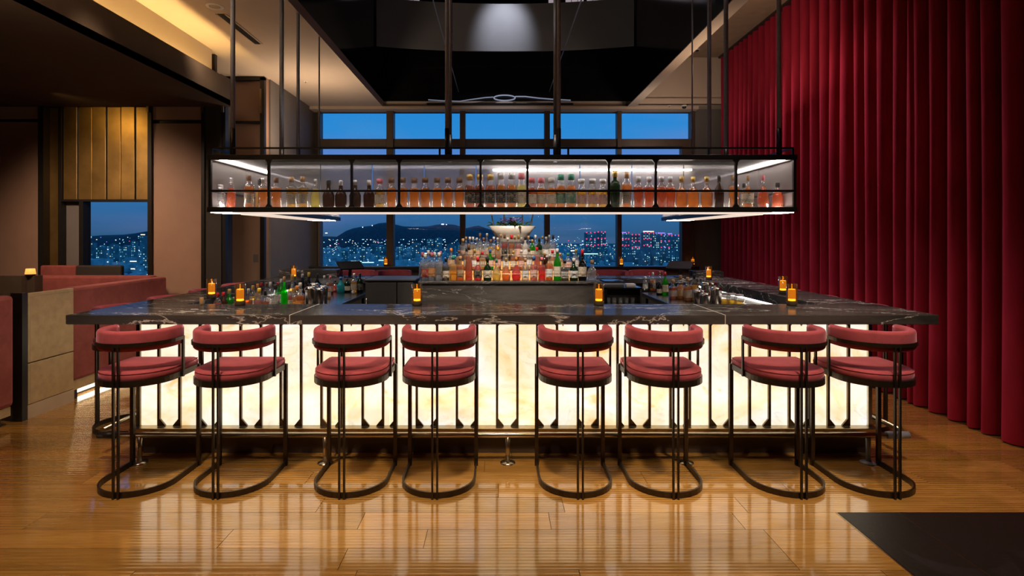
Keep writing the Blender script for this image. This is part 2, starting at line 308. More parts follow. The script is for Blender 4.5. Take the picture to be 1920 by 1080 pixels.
# ------------------------------------------------------------------ mesh helpers
class MB:
    def __init__(s): s.bm = bmesh.new(); s.mi = 0
    def box(s, x0, x1, y0, y1, z0, z1, bev=0):
        vs = [s.bm.verts.new(p) for p in ((x0, y0, z0), (x1, y0, z0), (x1, y1, z0), (x0, y1, z0), (x0, y0, z1), (x1, y0, z1), (x1, y1, z1), (x0, y1, z1))]
        fs = [s.bm.faces.new([vs[i] for i in q]) for q in ((3, 2, 1, 0), (4, 5, 6, 7), (0, 1, 5, 4), (1, 2, 6, 5), (2, 3, 7, 6), (3, 0, 4, 7))]
        for f in fs: f.material_index = s.mi
        if bev > 0:
            es = set(e for f in fs for e in f.edges)
            bmesh.ops.bevel(s.bm, geom=list(es), offset=bev, segments=2, affect='EDGES', profile=.5)
        return s
    def prism(s, pts, lo, hi, axis='y', bev=0):
        """polygon pts in the plane across axis, extruded lo..hi"""
        def P(a, b, c): return {'y': (a, c, b), 'z': (a, b, c), 'x': (c, a, b)}[axis]
        A = [s.bm.verts.new(P(a, b, lo)) for a, b in pts]; B = [s.bm.verts.new(P(a, b, hi)) for a, b in pts]
        n = len(pts); s.bm.faces.new(A[::-1]); s.bm.faces.new(B)
        for i in range(n): s.bm.faces.new([A[i], A[(i + 1) % n], B[(i + 1) % n], B[i]])
        return s
    def lathe(s, prof, n=16, c=(0, 0, 0), cap=True, sq=0):
        rings = []
        for r, z in prof:
            ring = []
            for i in range(n):
                a = 2 * pi * i / n
                k = 1.0
                if sq: k = 1 / (abs(cos(a)) ** sq + abs(sin(a)) ** sq) ** (1 / sq)
                ring.append(s.bm.verts.new((c[0] + r * k * cos(a), c[1] + r * k * sin(a), c[2] + z)))
            rings.append(ring)
        for a, b in zip(rings, rings[1:]):
            for i in range(n):
                f = s.bm.faces.new([a[i], a[(i + 1) % n], b[(i + 1) % n], b[i]]); f.smooth = True; f.material_index = s.mi
        if cap: s.bm.faces.new(rings[0][::-1]); s.bm.faces.new(rings[-1])
        return s
    def sweep(s, path, prof, closed=False, up=Vector((0, 0, 1)), smooth=True):
        """profile (u,v) swept along path: u across (sideways), v up"""
        n = len(path); P = [Vector(p) for p in path]; rings = []
        for i in range(n):
            a = P[i - 1] if (i > 0 or closed) else P[i]; b_ = P[(i + 1) % n] if (i < n - 1 or closed) else P[i]
            d = (b_ - a).normalized()
            u_ = up if abs(d.dot(up)) < .95 else Vector((0, 1, 0))
            side = d.cross(u_).normalized(); v_ = side.cross(d).normalized()
            k = 1.0
            rings.append([s.bm.verts.new(P[i] + side * u * k + v_ * v) for u, v in prof])
        m_ = len(prof); rng = range(n) if closed else range(n - 1)
        for i in rng:
            A = rings[i]; B = rings[(i + 1) % n]
            for j in range(m_):
                f = s.bm.faces.new([A[j], B[j], B[(j + 1) % m_], A[(j + 1) % m_]]); f.smooth = smooth; f.material_index = s.mi
        if not closed: s.bm.faces.new(rings[0]); s.bm.faces.new(rings[-1][::-1])
        return s
    def tube(s, path, r, n=10, closed=False):
        return s.sweep(path, [(r * cos(2 * pi * j / n), r * sin(2 * pi * j / n)) for j in range(n)], closed)
    def bar(s, path, w_, h_, closed=False):
        return s.sweep(path, [(-w_ / 2, -h_ / 2), (w_ / 2, -h_ / 2), (w_ / 2, h_ / 2), (-w_ / 2, h_ / 2)], closed, smooth=False)
    def rod(s, x, y, z0, z1, r, n=12): return s.lathe([(r, z0), (r, z1)], n, (x, y, 0))
    def mesh(s, name):
        bmesh.ops.recalc_face_normals(s.bm, faces=s.bm.faces[:])
        me = bpy.data.meshes.new(name); s.bm.to_mesh(me); s.bm.free(); return me
def link(name, me, mat=None, parent=None, loc=None):
    if mat is not None and not me.materials: me.materials.append(mat)
    o = bpy.data.objects.new(name, me); COL.objects.link(o)
    if parent: o.parent = parent
    if loc: o.location = loc
    return o
def put(name, mb, mat, parent=None, loc=None): return link(name, mb.mesh(name), mat, parent, loc)
def tag(o, label, cat, group=None, kind=None):
    if label: o['label'] = label
    if cat: o['category'] = cat
    if group: o['group'] = group
    if kind: o['kind'] = kind
    return o
def struct(name, mb, mat, parent=None, label=None):
    o = put(name, mb, mat, parent)
    if parent is None: o['kind'] = 'structure'
    if label: o['label'] = label
    return o
def thing(name, label, cat, loc=(0, 0, 0), rz=0, group=None, kind=None):
    o = bpy.data.objects.new(name, None); COL.objects.link(o); o.location = loc; o.rotation_euler = (0, 0, rz); o.empty_display_size = .05
    return tag(o, label, cat, group, kind)
def copy_tree(o, parent=None, kids=None):
    c = o.copy(); COL.objects.link(c)
    if parent: c.parent = parent
    for ch in o.children: copy_tree(ch, c)
    return c
def B(x0, x1, y0, y1, z0, z1, bev=0): return MB().box(x0, x1, y0, y1, z0, z1, bev)
def wx(px, Y): return (px - CX) / F * Y
def wz(py, Y): return EYE - (py - HY) / F * Y
ORD = ['zeroth', 'first', 'second', 'third', 'fourth', 'fifth', 'sixth', 'seventh', 'eighth', 'ninth', 'tenth', 'eleventh', 'twelfth', 'thirteenth', 'fourteenth', 'fifteenth', 'sixteenth', 'seventeenth', 'eighteenth', 'nineteenth', 'twentieth']
TENS = {2: 'twenty', 3: 'thirty', 4: 'forty', 5: 'fifty', 6: 'sixty'}
TORD = {20: 'twentieth', 30: 'thirtieth', 40: 'fortieth', 50: 'fiftieth', 60: 'sixtieth'}
def ordn(n):
    if n <= 20: return ORD[n]
    if n % 10 == 0: return TORD[n]
    return TENS[n // 10] + '-' + ORD[n % 10]

ZC = 4.10   # ceiling
WY = 10.9   # window wall
LX = -3.55  # left return wall

# ------------------------------------------------------------------ setting: floor
floor = struct('floor', B(-9.5, 4.6, -3, 11.2, -.10, -.022), M['subfloor'])
PW = .196
plank_len = [1.1, 1.5, 1.9, 2.3]
plank_me = {}
for L in plank_len:
    plank_me[L] = MB().box(0, L - .003, 0, PW - .003, -.02, 0).mesh('plank'); plank_me[L].materials.append(M['oak'])
def add_plank(x, y, L, x1=None):
    if x1 is not None and x + L > x1 + 1e-4:
        LL = x1 - x
        if LL < .05: return
        me = MB().box(0, LL - .003, 0, PW - .003, -.02, 0).mesh('plank'); me.materials.append(M['oak'])
    else: me = plank_me[L]
    link('plank', me, None, floor, (x, y, 0))
rr = random.Random(3)
k0 = int((1.6 - 3.40) / PW) - 1
for k in range(k0, 24):
    y = 3.40 + k * PW
    spans = [(-6.6, 2.03)] if y + PW < 3.42 else [(-6.6, 4.5)]
    if y < 2.3: spans = [(-2.4, 2.03)]
    if y > 4.5: spans = [(-5.2, -2.6), (2.75, 4.5)]
    for xa, xb in spans:
        x = xa - rr.choice((0, .3, .6, .9)) * (0 if y > 4.5 else 1)
        while x < xb - .05:
            L = rr.choice(plank_len); add_plank(x, y, L, xb); x += L
# black stone inset
x0 = 2.03
put('brass_trim', B(2.022, 2.032, -2, 3.395, -.02, .001), M['brass'], floor)
for ix, (xa, xb) in enumerate(((2.036, 2.398), (2.404, 4.5))):
    for (ya, yb) in ((1.5, 3.392),):
        put('stone_tile', B(xa, xb, ya, yb, -.02, .0005), M['stone_tile'], floor)
put('stone_joint', B(2.398, 2.404, 1.5, 3.392, -.02, .0), M['brass'], floor)
put('trim_end', B(2.03, 4.5, 3.392, 3.398, -.02, .0006), M['hair_dark'], floor)

# ------------------------------------------------------------------ ceilings
XL, XR = -2.18, 2.41   # dark well edges
WELLB = 10.72
struct('ceiling', B(-3.75, XL, -3, WY + .3, ZC, ZC + .12), M['plaster'])
struct('ceiling', B(XL, XR, WELLB, WY + .3, ZC, ZC + .12), M['plaster'])
struct('trim_1', B(XR + .1, XR + .16, -3, WY + .2, ZC, 5.0), M['plaster_right'])
struct('trim_5', B(XR, XR + .16, -3, WELLB, ZC - .012, ZC), M['plaster'])
struct('ceiling', B(XR + .14, 4.6, -3, 10.43, 4.96, 5.06), M['plaster_right'])
struct('wall_back', B(XR + .14, 4.6, 10.43, 10.5, ZC, 5.0), M['plaster'])
struct('ceiling', B(XR + .14, 4.6, 10.4, WY + .3, ZC - .0, ZC + .10), M['plaster'])
# well walls
struct('wall_left', B(XL - .1, XL, -3, WELLB + .1, ZC + .12, 9.0), M['well'])
struct('wall_right', B(XR, XR + .1, -3, WELLB + .1, ZC, 9.0), M['well'])
struct('wall_back', B(XL, XR, WELLB, WELLB + .1, ZC + .12, 9.0), M['well'])
struct('ceiling', B(XL - .1, XR + .1, -3, WELLB + .1, 9.0, 9.1), M['black'])
# curved grey fascia inside the well, three panels standing in for a reflection
ZB0, ZB1 = 5.02, 5.88
fascia = thing('curved_fascia', 'concave grey fascia panels standing in for a reflection across the dark ceiling well', 'fascia', (0, 0, 0))
def fy(x): return 10.28 - .022 * (x - .1) ** 2 * 2.6
for (xa, xb) in ((XL + .02, wx(845, 10)), (wx(846, 10), wx(1050, 10)), (wx(1051, 10), XR - .02)):
    pth = [(xa + (xb - xa) * i / 10, fy(xa + (xb - xa) * i / 10), (ZB0 + ZB1) / 2) for i in range(11)]
    put('fascia_panel', MB().bar(pth, .03, ZB1 - ZB0), M['band'], fascia)
put('fascia_bracket', B(XL + .3, XR - .3, 10.30, WELLB - .01, 5.3, 5.36), M['black'], fascia)
spot('well_fill', (.12, 9.2, 6.6), (.1, 10.3, 5.35), 190, (.85, .88, 1), 44, 1.0, .1)  # unseen spot added to light the middle fascia panel
# lit panes above the fascia
for i, (pa, pb) in enumerate(((737, 787), (1028, 1052), (1060, 1095), (1100, 1157))):
    Yp = 10.55
    g = thing('far_lit_window', ['small pale mauve lit window left of the hanging rods', 'narrow mauve lit window touching the right rod pair', 'mauve lit window just right of the rod pair', 'rightmost wide mauve lit window in the dark well'][i], 'window', (0, 0, 0), 0, 'lit windows high in the ceiling well')
    xa, xb = wx(pa, Yp), wx(pb, Yp)
    n = max(2, int((pb - pa) / 11))
    for j in range(n):
        put('pane', B(xa + (xb - xa) * (j + .06) / n, xa + (xb - xa) * (j + .94) / n, Yp, Yp + .02, 5.86, 6.35), M['lit_pane'], g)
    put('frame', B(xa - .03, xb + .03, Yp + .02, WELLB, 5.83, 6.4), M['black'], g)
# dim glowing strip and ring stand in for a reflection on the back wall
ringt = thing('curved_reflection', 'thin bluish white painted curved reflection with oval ring in the dark well', 'light', (0, 0, 0))
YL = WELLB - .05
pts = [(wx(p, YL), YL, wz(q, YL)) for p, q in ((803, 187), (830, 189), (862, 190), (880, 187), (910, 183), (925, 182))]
put('reflection_strip', MB().bar(pts, .02, .014), M['ring_reflection'], ringt)
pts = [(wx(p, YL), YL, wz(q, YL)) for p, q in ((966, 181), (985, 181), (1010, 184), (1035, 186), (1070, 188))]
put('reflection_strip', MB().bar(pts, .02, .018), M['ring_reflection'], ringt)
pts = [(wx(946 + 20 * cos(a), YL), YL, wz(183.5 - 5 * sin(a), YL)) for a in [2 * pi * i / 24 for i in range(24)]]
put('oval_ring', MB().bar(pts, .02, .020, True), M['ring_reflection'], ringt)
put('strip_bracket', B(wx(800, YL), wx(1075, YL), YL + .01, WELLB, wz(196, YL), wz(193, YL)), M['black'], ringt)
# ceiling-level seam bars running into the well
for px0, tag_ in ((812, 'left'), (1090, 'right')):
    xr = (px0 - CX) / 443.0 * (ZC + .3 - EYE)
    o = put('glazing_bar', MB().tube([(xr, -2, ZC + .3), (xr, WELLB, ZC + .3)], .008, 6), M['rod'])
    tag(o, 'thin dark glazing bar running back through the well, %s of the middle' % tag_, 'bar')

# left lower soffit with cove
SZ, SX = 3.37, -3.49
PY = 7.47
struct('ceiling', B(-9.5, SX, -3, PY, SZ, SZ + .06), M['soffit'])
struct('trim_2', B(SX - .03, SX, -3, PY, SZ + .0, 3.69), M['soffit'])
struct('trim_3', B(-3.80, -3.75, -3, 7.39, 3.43, ZC + .1), M['plaster'])
struct('ceiling', B(-9.5, -3.80, -3, PY, ZC + .1, ZC + .2), M['black'])
struct('ceiling', B(-4.7, -3.75, 7.39, WY + .3, ZC, ZC + .12), M['plaster'])
struct('wall_left', B(-9.5, -3.80, PY + .1, PY + .16, SZ, ZC + .2), M['wall_dark'])
cv = tag(put('cove_light', B(-3.66, -3.60, -2.5, 7.3, 3.45, 3.47), M['cove']), 'warm amber light strip hidden in the left ceiling cove', 'light')
# downlight ring, slot diffuser, small ceiling fittings
def ceil_xy(px, py, z=ZC): s = (HY - py) / (z - EYE); return (px - CX) / s, F / s
x, y = ceil_xy(403, 12)
dl = thing('downlight', 'round white recessed downlight in the left cream ceiling', 'light', (x, y, ZC))
put('trim_ring', MB().lathe([(.055, -.004), (.085, -.008), (.09, 0), (.055, 0)], 24, cap=False), M['white'], dl)
put('lens', MB().lathe([(.05, -.002), (.055, 0)], 20), M['cream'], dl)
xa, ya = ceil_xy(416, 26); xb, yb = ceil_xy(490, 82)
sl = thing('slot_diffuser', 'long black slot air diffuser in the left cream ceiling', 'vent', (0, 0, 0))
put('slot', B(xa - .05, xa + .03, ya, yb, ZC - .006, ZC), M['black'], sl)
put('slot_rail', B(xa - .07, xa - .05, ya, yb, ZC - .008, ZC), M['plaster'], sl)
put('slot_rail', B(xa - .016, xa - .006, ya, yb, ZC - .009, ZC), M['blackmetal'], sl)
put('slot_rail', B(xa + .03, xa + .05, ya, yb, ZC - .008, ZC), M['plaster'], sl)
def dome(px, py, label, r=.05, z=ZC):
    x, y = ceil_xy(px, py, z)
    d = thing('security_camera', label, 'camera', (x, y, z))
    put('mount', MB().lathe([(r, -.03), (r, 0)], 16), M['white'], d)
    put('dome', MB().lathe([(.002, -.03 - r * .8), (r * .5, -.03 - r * .65), (r * .8, -.03 - r * .3), (r * .85, -.03)], 16), M['hair_dark'], d)
dome(1283, 197, 'small white dome camera on the ceiling by the right window head')
dome(1307, 91, 'little metal sensor beside the thin right rod on wood ceiling', .04, 4.96)
for px, py, lb in ((573, 152, 'tiny white sprinkler head in the left ceiling near the windows'), (1255, 198, 'tiny pale sprinkler head left of the white dome camera')):
    x, y = ceil_xy(px, py)
    s_ = thing('sprinkler', lb, 'sprinkler', (x, y, ZC)); put('rosette', MB().lathe([(.03, -.005), (.03, 0)], 12), M['white'], s_); put('nozzle', MB().lathe([(.008, -.03), (.008, -.005)], 8), M['steel'], s_)

# ------------------------------------------------------------------ outer walls (room behind the camera too)
struct('wall_behind', B(-9.5, 4.6, -3.1, -3, 0, 9), M['wall_dark'])
struct('wall_left', B(-9.6, -9.5, -3, 8.2, 0, 4.3), M['wall_dark'])
struct('wall_right', B(4.5, 4.6, -3, WY, 0, 5.06), M['black'])

# left back wall (plane Y = PY) built as panels; window opening between
def lp(px): return wx(px, PY)
def lz(py): return wz(py, PY)
wl = thing('wall_left', None, None, (0, 0, 0), 0, None, 'structure')
def wp(name, pa, pb, za, zb, mat, d0=0, d1=.08, bev=0): return put(name, B(lp(pa), lp(pb), PY + d0, PY + d1, za, zb, bev), M[mat], wl)
wp('wall_panel', -330, 78, 0, 3.17, 'wall_beige', 0, .08); wp('wall_panel', -330, 78, 3.21, SZ, 'wall_beige', 0, .08)
wp('reveal', -330, 78, 3.17, 3.21, 'black', .03, .08)
wp('post', 78, 88, 0, SZ, 'blackmetal', -.06, .1)
wp('glass_strip', 88, 112, 1.1, SZ, 'bronze_panel', .05, .08)
wp('post', 112, 118, 0, SZ, 'blackmetal', -.03, .1)
for i in range(6):
    pa = 118 + i * 27; o = wp('bronze_slat', pa + 1, pa + 26, lz(374), SZ, 'bronze_panel', .0 + (.012 if i % 2 else 0), .06, .004)
wp('sill', 118, 280, lz(378), lz(374), 'blackmetal', -.02, .1)
wp('lower_panel', 78, 152, 0, lz(519), 'wall_dark', .0, .08); wp('lower_panel', 152, 280, 0, lz(519), 'wall_dark', .0, .08)
wp('glass_strip', 118, 150, lz(519), lz(378), 'wall_grey', .06, .08)
wp('post', 150, 158, lz(519), lz(378), 'blackmetal', -.02, .12)
wp('post', 280, 287, 0, SZ, 'blackmetal', -.04, .1)
wp('wall_panel', 287, 380, 0, 3.15, 'wall_beige'); wp('wall_panel', 287, 380, 3.20, SZ, 'wall_beige'); wp('reveal', 287, 380, 3.15, 3.20, 'black', .03, .08)
wp('post', 380, 386, 0, SZ, 'blackmetal', -.04, .1)
wp('marble_pier', 386, 416, 0, ZC - .3, 'wall_dark', -.02, .3)
wp('post', 418, 424, 0, SZ + .2, 'blackmetal', -.02, .06)
for pa, pb in ((78, 82), (280, 284), (381, 385), (419, 423)):
    wp('brass_clip', pa, pb, lz(212), lz(201), 'brass', -.065, -.04)
struct('window_1', B(lp(158), lp(280), PY + .07, PY + .075, lz(519), lz(378)), M['window_glass'])
# return wall and far panel
struct('wall_left', B(-4.6, LX - .03, 8.69, 8.8, 0, ZC), M['wall_beige'])
fl = thing('wall_panel_frame', 'dark metal door-like frame around the tall beige panel left of windows', 'frame', (0, 0, 0))
def fp(px): return wx(px, 8.65)
put('frame_post', B(fp(489), fp(497), 8.62, 8.69, 0, wz(146, 8.65)), M['blackmetal'], fl)
put('frame_post', B(fp(424), fp(432), 8.62, 8.69, 0, wz(146, 8.65)), M['blackmetal'], fl)
put('frame_head', B(fp(424), fp(497), 8.62, 8.69, wz(151, 8.65), wz(144, 8.65)), M['blackmetal'], fl)
put('frame_rail', B(fp(432), fp(489), 8.64, 8.69, wz(231, 8.65), wz(227, 8.65)), M['blackmetal'], fl)
put('brass_strip', B(fp(489), fp(492.5), 8.60, 8.62, wz(213, 8.65), wz(168, 8.65)), M['brass'], fl)
struct('wall_left', B(LX - .05, LX, 8.8, WY + .3, 0, ZC), M['wall_grey'])
struct('wall_left', B(-4.7, -4.6, PY + .1, 8.8, 0, ZC), M['wall_dark'])
sw = tag(put('light_switch', B(wx(473, 8.65), wx(482, 8.65), 8.68, 8.69, wz(492, 8.65), wz(477, 8.65), .002), M['wall_grey']), 'small grey wall switch plate on the beige wall', 'switch')

# ------------------------------------------------------------------ window wall
WG = WY
def gx(px): return wx(px, WG)
def gz(py): return wz(py, WG)
struct('wall_back', B(LX - .05, gx(600), WG - .02, WG + .12, 0, ZC), M['wall_dark'])
struct('wall_back', B(gx(1295), 4.6, WG - .04, WG + .12, 0, ZC), M['wall_grey'])
struct('wall_back', B(gx(600), gx(1295), WG, WG + .12, 0, gz(506)), M['cream'])
struct('trim_4', B(gx(590), gx(1300), WG - .30, WG, gz(211), ZC), M['plaster'])
wf = thing('window_2', None, None, (0, 0, 0), 0, None, 'structure')
mull = [(600, 604), (727, 740), (863, 873), (1020, 1030), (1155, 1163), (1292, 1297)]
for a, b_ in mull:
    put('mullion', B(gx(a), gx(b_), WG - .14, WG + .06, gz(500), gz(210), .006), M['frame'], wf)
put('transom', B(gx(600), gx(1297), WG - .10, WG + .05, gz(276), gz(262)), M['frame'], wf)
put('head', B(gx(600), gx(1297), WG - .04, WG + .05, gz(212), gz(206)), M['frame'], wf)
put('jamb', B(gx(1275), gx(1292), WG - .12, WG + .05, gz(500), gz(276)), M['frame'], wf)
put('sill', B(gx(585), gx(1300), WG - .34, WG + .05, gz(506), gz(498), .01), M['hair_dark'], wf)
for (a, b_), (c, d) in zip(mull, mull[1:]):
    for q0, q1 in ((262, 212), (498, 276)):
        put('pane', B(gx(b_), gx(c), WG + .0, WG + .004, gz(q0), gz(q1)), M['window_glass'], wf)

# ------------------------------------------------------------------ the city outside
GZ = -32.0
def city_mat(name, col, e=0):
    m, t, b, o = nodes_of(name)
    v = obj_coord(t, (1, 1, 1), 'World'); n = noise(t, v, .12, 3)
    t.links.new(ramp(t, n, [(.3, tuple(c * .6 for c in col)), (.7, tuple(c * 1.4 for c in col))]), b.inputs['Base Color'])
    b.inputs['Roughness'].default_value = .9; return m
M['city_ground'] = city_mat('city_ground', (.05, .11, .12)); M['tower'] = city_mat('tower_concrete', (.14, .30, .30)); M['blocks'] = city_mat('city_blocks', (.34, .62, .60)); M['hill'] = city_mat('dark_hill', (.012, .06, .075))
tag(put('city_ground', B(-2500, 2500, 60, 2600, GZ - 1, GZ), M['city_ground']), None, None, None, 'structure')
CL = {'cool': emis('city_light_cool', (.55, .95, 1.0), 1.5, False), 'warm': emis('city_light_warm', (1, .75, .42), 1.6, False), 'white': emis('city_light_white', (1, 1, .95), 2.0, False),
      'red': emis('city_light_red', (1, .03, .12), 2.0, False), 'violet': emis('city_light_violet', (.35, .25, 1), 1.2, False), 'dim': emis('city_window_dim', (.16, .50, .55), .8, False)}
lights = {k: MB() for k in CL}
def light_box(kind, x, y, z, w_, h_): lights[kind].box(x - w_ / 2, x + w_ / 2, y - .3, y, z - h_ / 2, z + h_ / 2)
rc = random.Random(11)
blocks = MB()
def pick():
    r = rc.random(); return 'cool' if r < .40 else 'dim' if r < .70 else 'warm' if r < .85 else 'white' if r < .97 else 'red' if r < .985 else 'violet'
for i in range(5200):
    Y = rc.uniform(430, 1500) if rc.random() < .8 else rc.uniform(1500, 2100)
    q_ = rc.random(); px = rc.uniform(590, 1310) if q_ < .41 else rc.uniform(130, 300) if q_ < .50 else rc.uniform(-900, 2400)
    X = wx(px, Y); h = rc.uniform(1.2, 5.5) * (1.0 if rc.random() < .8 else 2.0); wd = rc.uniform(3, 9)
    ztop_px = HY + (EYE - (GZ + h)) / Y * F
    if ztop_px < 452 and Y < 1000: continue
    blocks.box(X - wd / 2, X + wd / 2, Y, Y + wd, GZ, GZ + h)
    if rc.random() < .62:
        k = pick(); sz = Y / F * rc.uniform(.55, 1.3)
        light_box(k, X + rc.uniform(-wd, wd) * .4, Y - .1, GZ + h * rc.uniform(.5, 1.05), sz * rc.uniform(.8, 1.5), sz * .9)
tag(put('city_blocks', blocks, M['blocks']), 'low city blocks spreading to the horizon at dusk', 'city', None, 'stuff')
# individual towers: (px0, px1, top py, distance)
TW = []
for (a, b_, ty, Y) in ((1098, 1117, 436, 880), (1120, 1136, 435, 900), (1166, 1180, 436, 820), (1184, 1200, 440, 780), (1206, 1222, 436, 800), (1224, 1236, 437, 810), (1238, 1256, 440, 840), (1258, 1274, 441, 860), (1276, 1290, 444, 870),
                       (695, 708, 458, 760), (675, 684, 466, 700), (640, 650, 470, 690), (712, 724, 462, 780), (655, 666, 463, 800), (800, 812, 448, 900), (816, 828, 446, 880), (772, 786, 455, 800), (745, 754, 462, 760), (838, 852, 458, 760), (855, 862, 455, 800),
                       (262, 273, 442, 820), (245, 254, 452, 700), (225, 238, 462, 640), (205, 216, 458, 700), (180, 192, 464, 640), (163, 174, 455, 760), (268, 279, 462, 560)):
    TW.append((a, b_, ty, Y))
for i in range(46):
    a = rc.uniform(1164, 1290) if i % 3 else rc.uniform(1060, 1150); TW.append((a, a + rc.uniform(6, 12), rc.uniform(466, 480), rc.uniform(520, 640)))
REG = [(0, 400, 'in the small left window'), (400, 733, 'in the leftmost big window'), (733, 867, 'in the second big window'), (867, 1158, 'behind the bottles, red-lit side'), (1158, 1400, 'in the rightmost big window')]
def tower_label(i):
    c = (TW[i][0] + TW[i][1]) / 2; h_ = 'tall' if TW[i][2] < 450 else 'mid-height' if TW[i][2] < 465 else 'low'
    for lo, hi, nm in REG:
        if lo <= c < hi:
            k = sorted(j for j in range(len(TW)) if lo <= (TW[j][0] + TW[j][1]) / 2 < hi); k.sort(key=lambda j: TW[j][0] + TW[j][1]); return '%s distant tower, %s from the left %s' % (h_, ordn(k.index(i) + 1), nm)
for i, (a, b_, ty, Y) in enumerate(TW):
    xa, xb = wx(a, Y), wx(b_, Y); zt = wz(ty, Y)
    mb = B(xa, xb, Y, Y + (xb - xa), GZ, zt); mb.box(xa + (xb - xa) * .3, xb - (xb - xa) * .3, Y + 1, Y + 4, zt, zt + 1.0)
    o = put('tower', mb, M['tower'])
    tag(o, tower_label(i), 'building', 'distant towers in the city view')
    s_ = Y / F
    cols = max(2, int((b_ - a) / 3.0)); rows = max(3, int((HY + (EYE - GZ) * F / Y - ty) / 4.0))
    for c in range(cols):
        for r in range(rows):
            if rc.random() < .36:
                k = 'dim' if rc.random() < .55 else 'cool' if rc.random() < .7 else 'warm'
                light_box(k, xa + (xb - xa) * (c + .5) / cols, Y - .05, zt - s_ * (2.5 + r * 4.0), s_ * 1.1, s_ * 1.3)
    if ty < 446 and a > 1090:
        for zz in ((0, 12, 24) if i % 2 == 0 or i < 4 else (0,)):
            for c in (.1, .5, .9): light_box('red' if i < 5 or c != .5 else 'violet', xa + (xb - xa) * c, Y - .2, zt - s_ * zz, s_ * 2.2, s_ * 2)
for px, py, w_, k in ((1075, 470, 10, 'white'), (1108, 476, 26, 'cool'), (1212, 434, 12, 'white'), (1222, 434, 8, 'warm'), (1240, 437, 14, 'violet'), (1256, 438, 8, 'violet'), (668, 490, 20, 'cool'), (690, 492, 22, 'cool'), (715, 488, 10, 'cool'),
                      (1170, 436, 8, 'violet'), (250, 490, 12, 'white'), (249, 504, 7, 'white'), (268, 440, 8, 'warm'), (800, 475, 8, 'white'), (612, 437, 4, 'white'), (830, 420.5, 5, 'white'), (837, 421, 2, 'white'), (728, 420, 2, 'white'), (698, 423, 1.5, 'white'), (680, 426, 1.5, 'white')):
    Y = 500; s_ = Y / F; 
    if py < 430: Y = 1650; s_ = Y / F
    light_box(k, wx(px, Y), Y, wz(py, Y), w_ * s_, 1.6 * s_)
for i in range(260):
    px = rc.uniform(600, 1140); Y = 1500; s_ = Y / F
    light_box(pick(), wx(px, Y), Y, wz(max(449 if px < 905 else 430, rc.gauss(455, 6)), Y), s_ * rc.uniform(1, 2.2), s_ * 1.2)
for i in range(90):
    px = rc.uniform(158, 282); Y = 900; s_ = Y / F
    light_box(pick(), wx(px, Y), Y, wz(rc.uniform(443, 500), Y), s_ * rc.uniform(1, 2), s_ * 1.2)
for k, mb in lights.items():
    tag(put('city_lights', mb, CL[k]), 'scattered %s lights of the city at dusk' % {'cool': 'cool white', 'dim': 'dim teal', 'warm': 'warm yellow', 'white': 'bright white', 'red': 'pink red', 'violet': 'violet'}[k], 'lights', None, 'stuff')
# the hill
def hill(name, prof, Y, depth, label):
    mb = MB(); bm = mb.bm; rows = []
    for j, k in enumerate((0, .55, .85, 1, .8, 0)):
        row = []
        for px, py in prof:
            z = wz(py, Y) ; row.append(bm.verts.new((wx(px, Y), Y - depth / 2 + depth * j / 5, GZ + (z - GZ) * k)))
        rows.append(row)
    for a, b_ in zip(rows, rows[1:]):
        for i in range(len(prof) - 1):
            f = bm.faces.new([a[i], a[i + 1], b_[i + 1], b_[i]]); f.smooth = True
    tag(put(name, mb, M['hill']), label, 'hill')
hill('hill', [(560, 446), (600, 443), (635, 444), (645, 436), (655, 428), (670, 425), (690, 423), (705, 418), (722, 416.5), (735, 420), (752, 424), (775, 424.5), (800, 424), (815, 421), (833, 419.5), (850, 421), (870, 427), (885, 430), (905, 436), (930, 442), (960, 446)], 1750, 400, 'dark blue forested hill with tiny lights beyond the left windows')
hill('hill', [(840, 445), (865, 430), (885, 424.5), (897, 423), (910, 427), (925, 432), (950, 438), (1000, 444)], 2250, 300, 'faint far blue hill behind the planter')
hill('hill', [(130, 445), (180, 441), (220, 440), (245, 437), (262, 434), (280, 431), (300, 430), (340, 436)], 1900, 300, 'low dark ridge seen through the left small window')

# ------------------------------------------------------------------ THE BAR
CY0, CY1 = 4.015, 4.674; CX0, CX1 = -3.076, 3.125; CT, CB = 1.10, 1.033
RY0, RY1 = 7.55, 8.05; IXL, IXR = -2.58, 2.65
bar = thing('bar_counter', 'square island bar with dark veined marble top and glowing onyx front', 'bar counter', (0, 0, 0))
def slab(x0, x1, y0, y1, z0=CB, z1=CT): return put('countertop_slab', B(x0, x1, y0, y1, z0, z1, .003), M['marble'], bar)
g = .002
slab(CX0, -1.485 - g, CY0, CY1); slab(-1.485 + g, 1.61 - g, CY0, CY1); slab(1.61 + g, CX1, CY0, CY1)
slab(CX0, IXL, CY1 + g, RY0 - g); slab(IXR, CX1, CY1 + g, RY0 - g)
slab(CX0, -1.2, RY0, RY1); slab(-1.2 + g, 1.3, RY0, RY1); slab(1.3 + g, CX1, RY0, RY1)
for x in (-1.485, 1.61): put('joint', B(x - .004, x + .004, CY0 + .001, CY1, CB + .004, CT + .0006), M['white_back'], bar)
for x0_, x1_ in ((CX0, IXL), (IXR, CX1)): put('joint', B(x0_ + .004, x1_ - .004, CY1 - .003, CY1 + .005, CB + .004, CT + .0006), M['marble_grey'], bar)
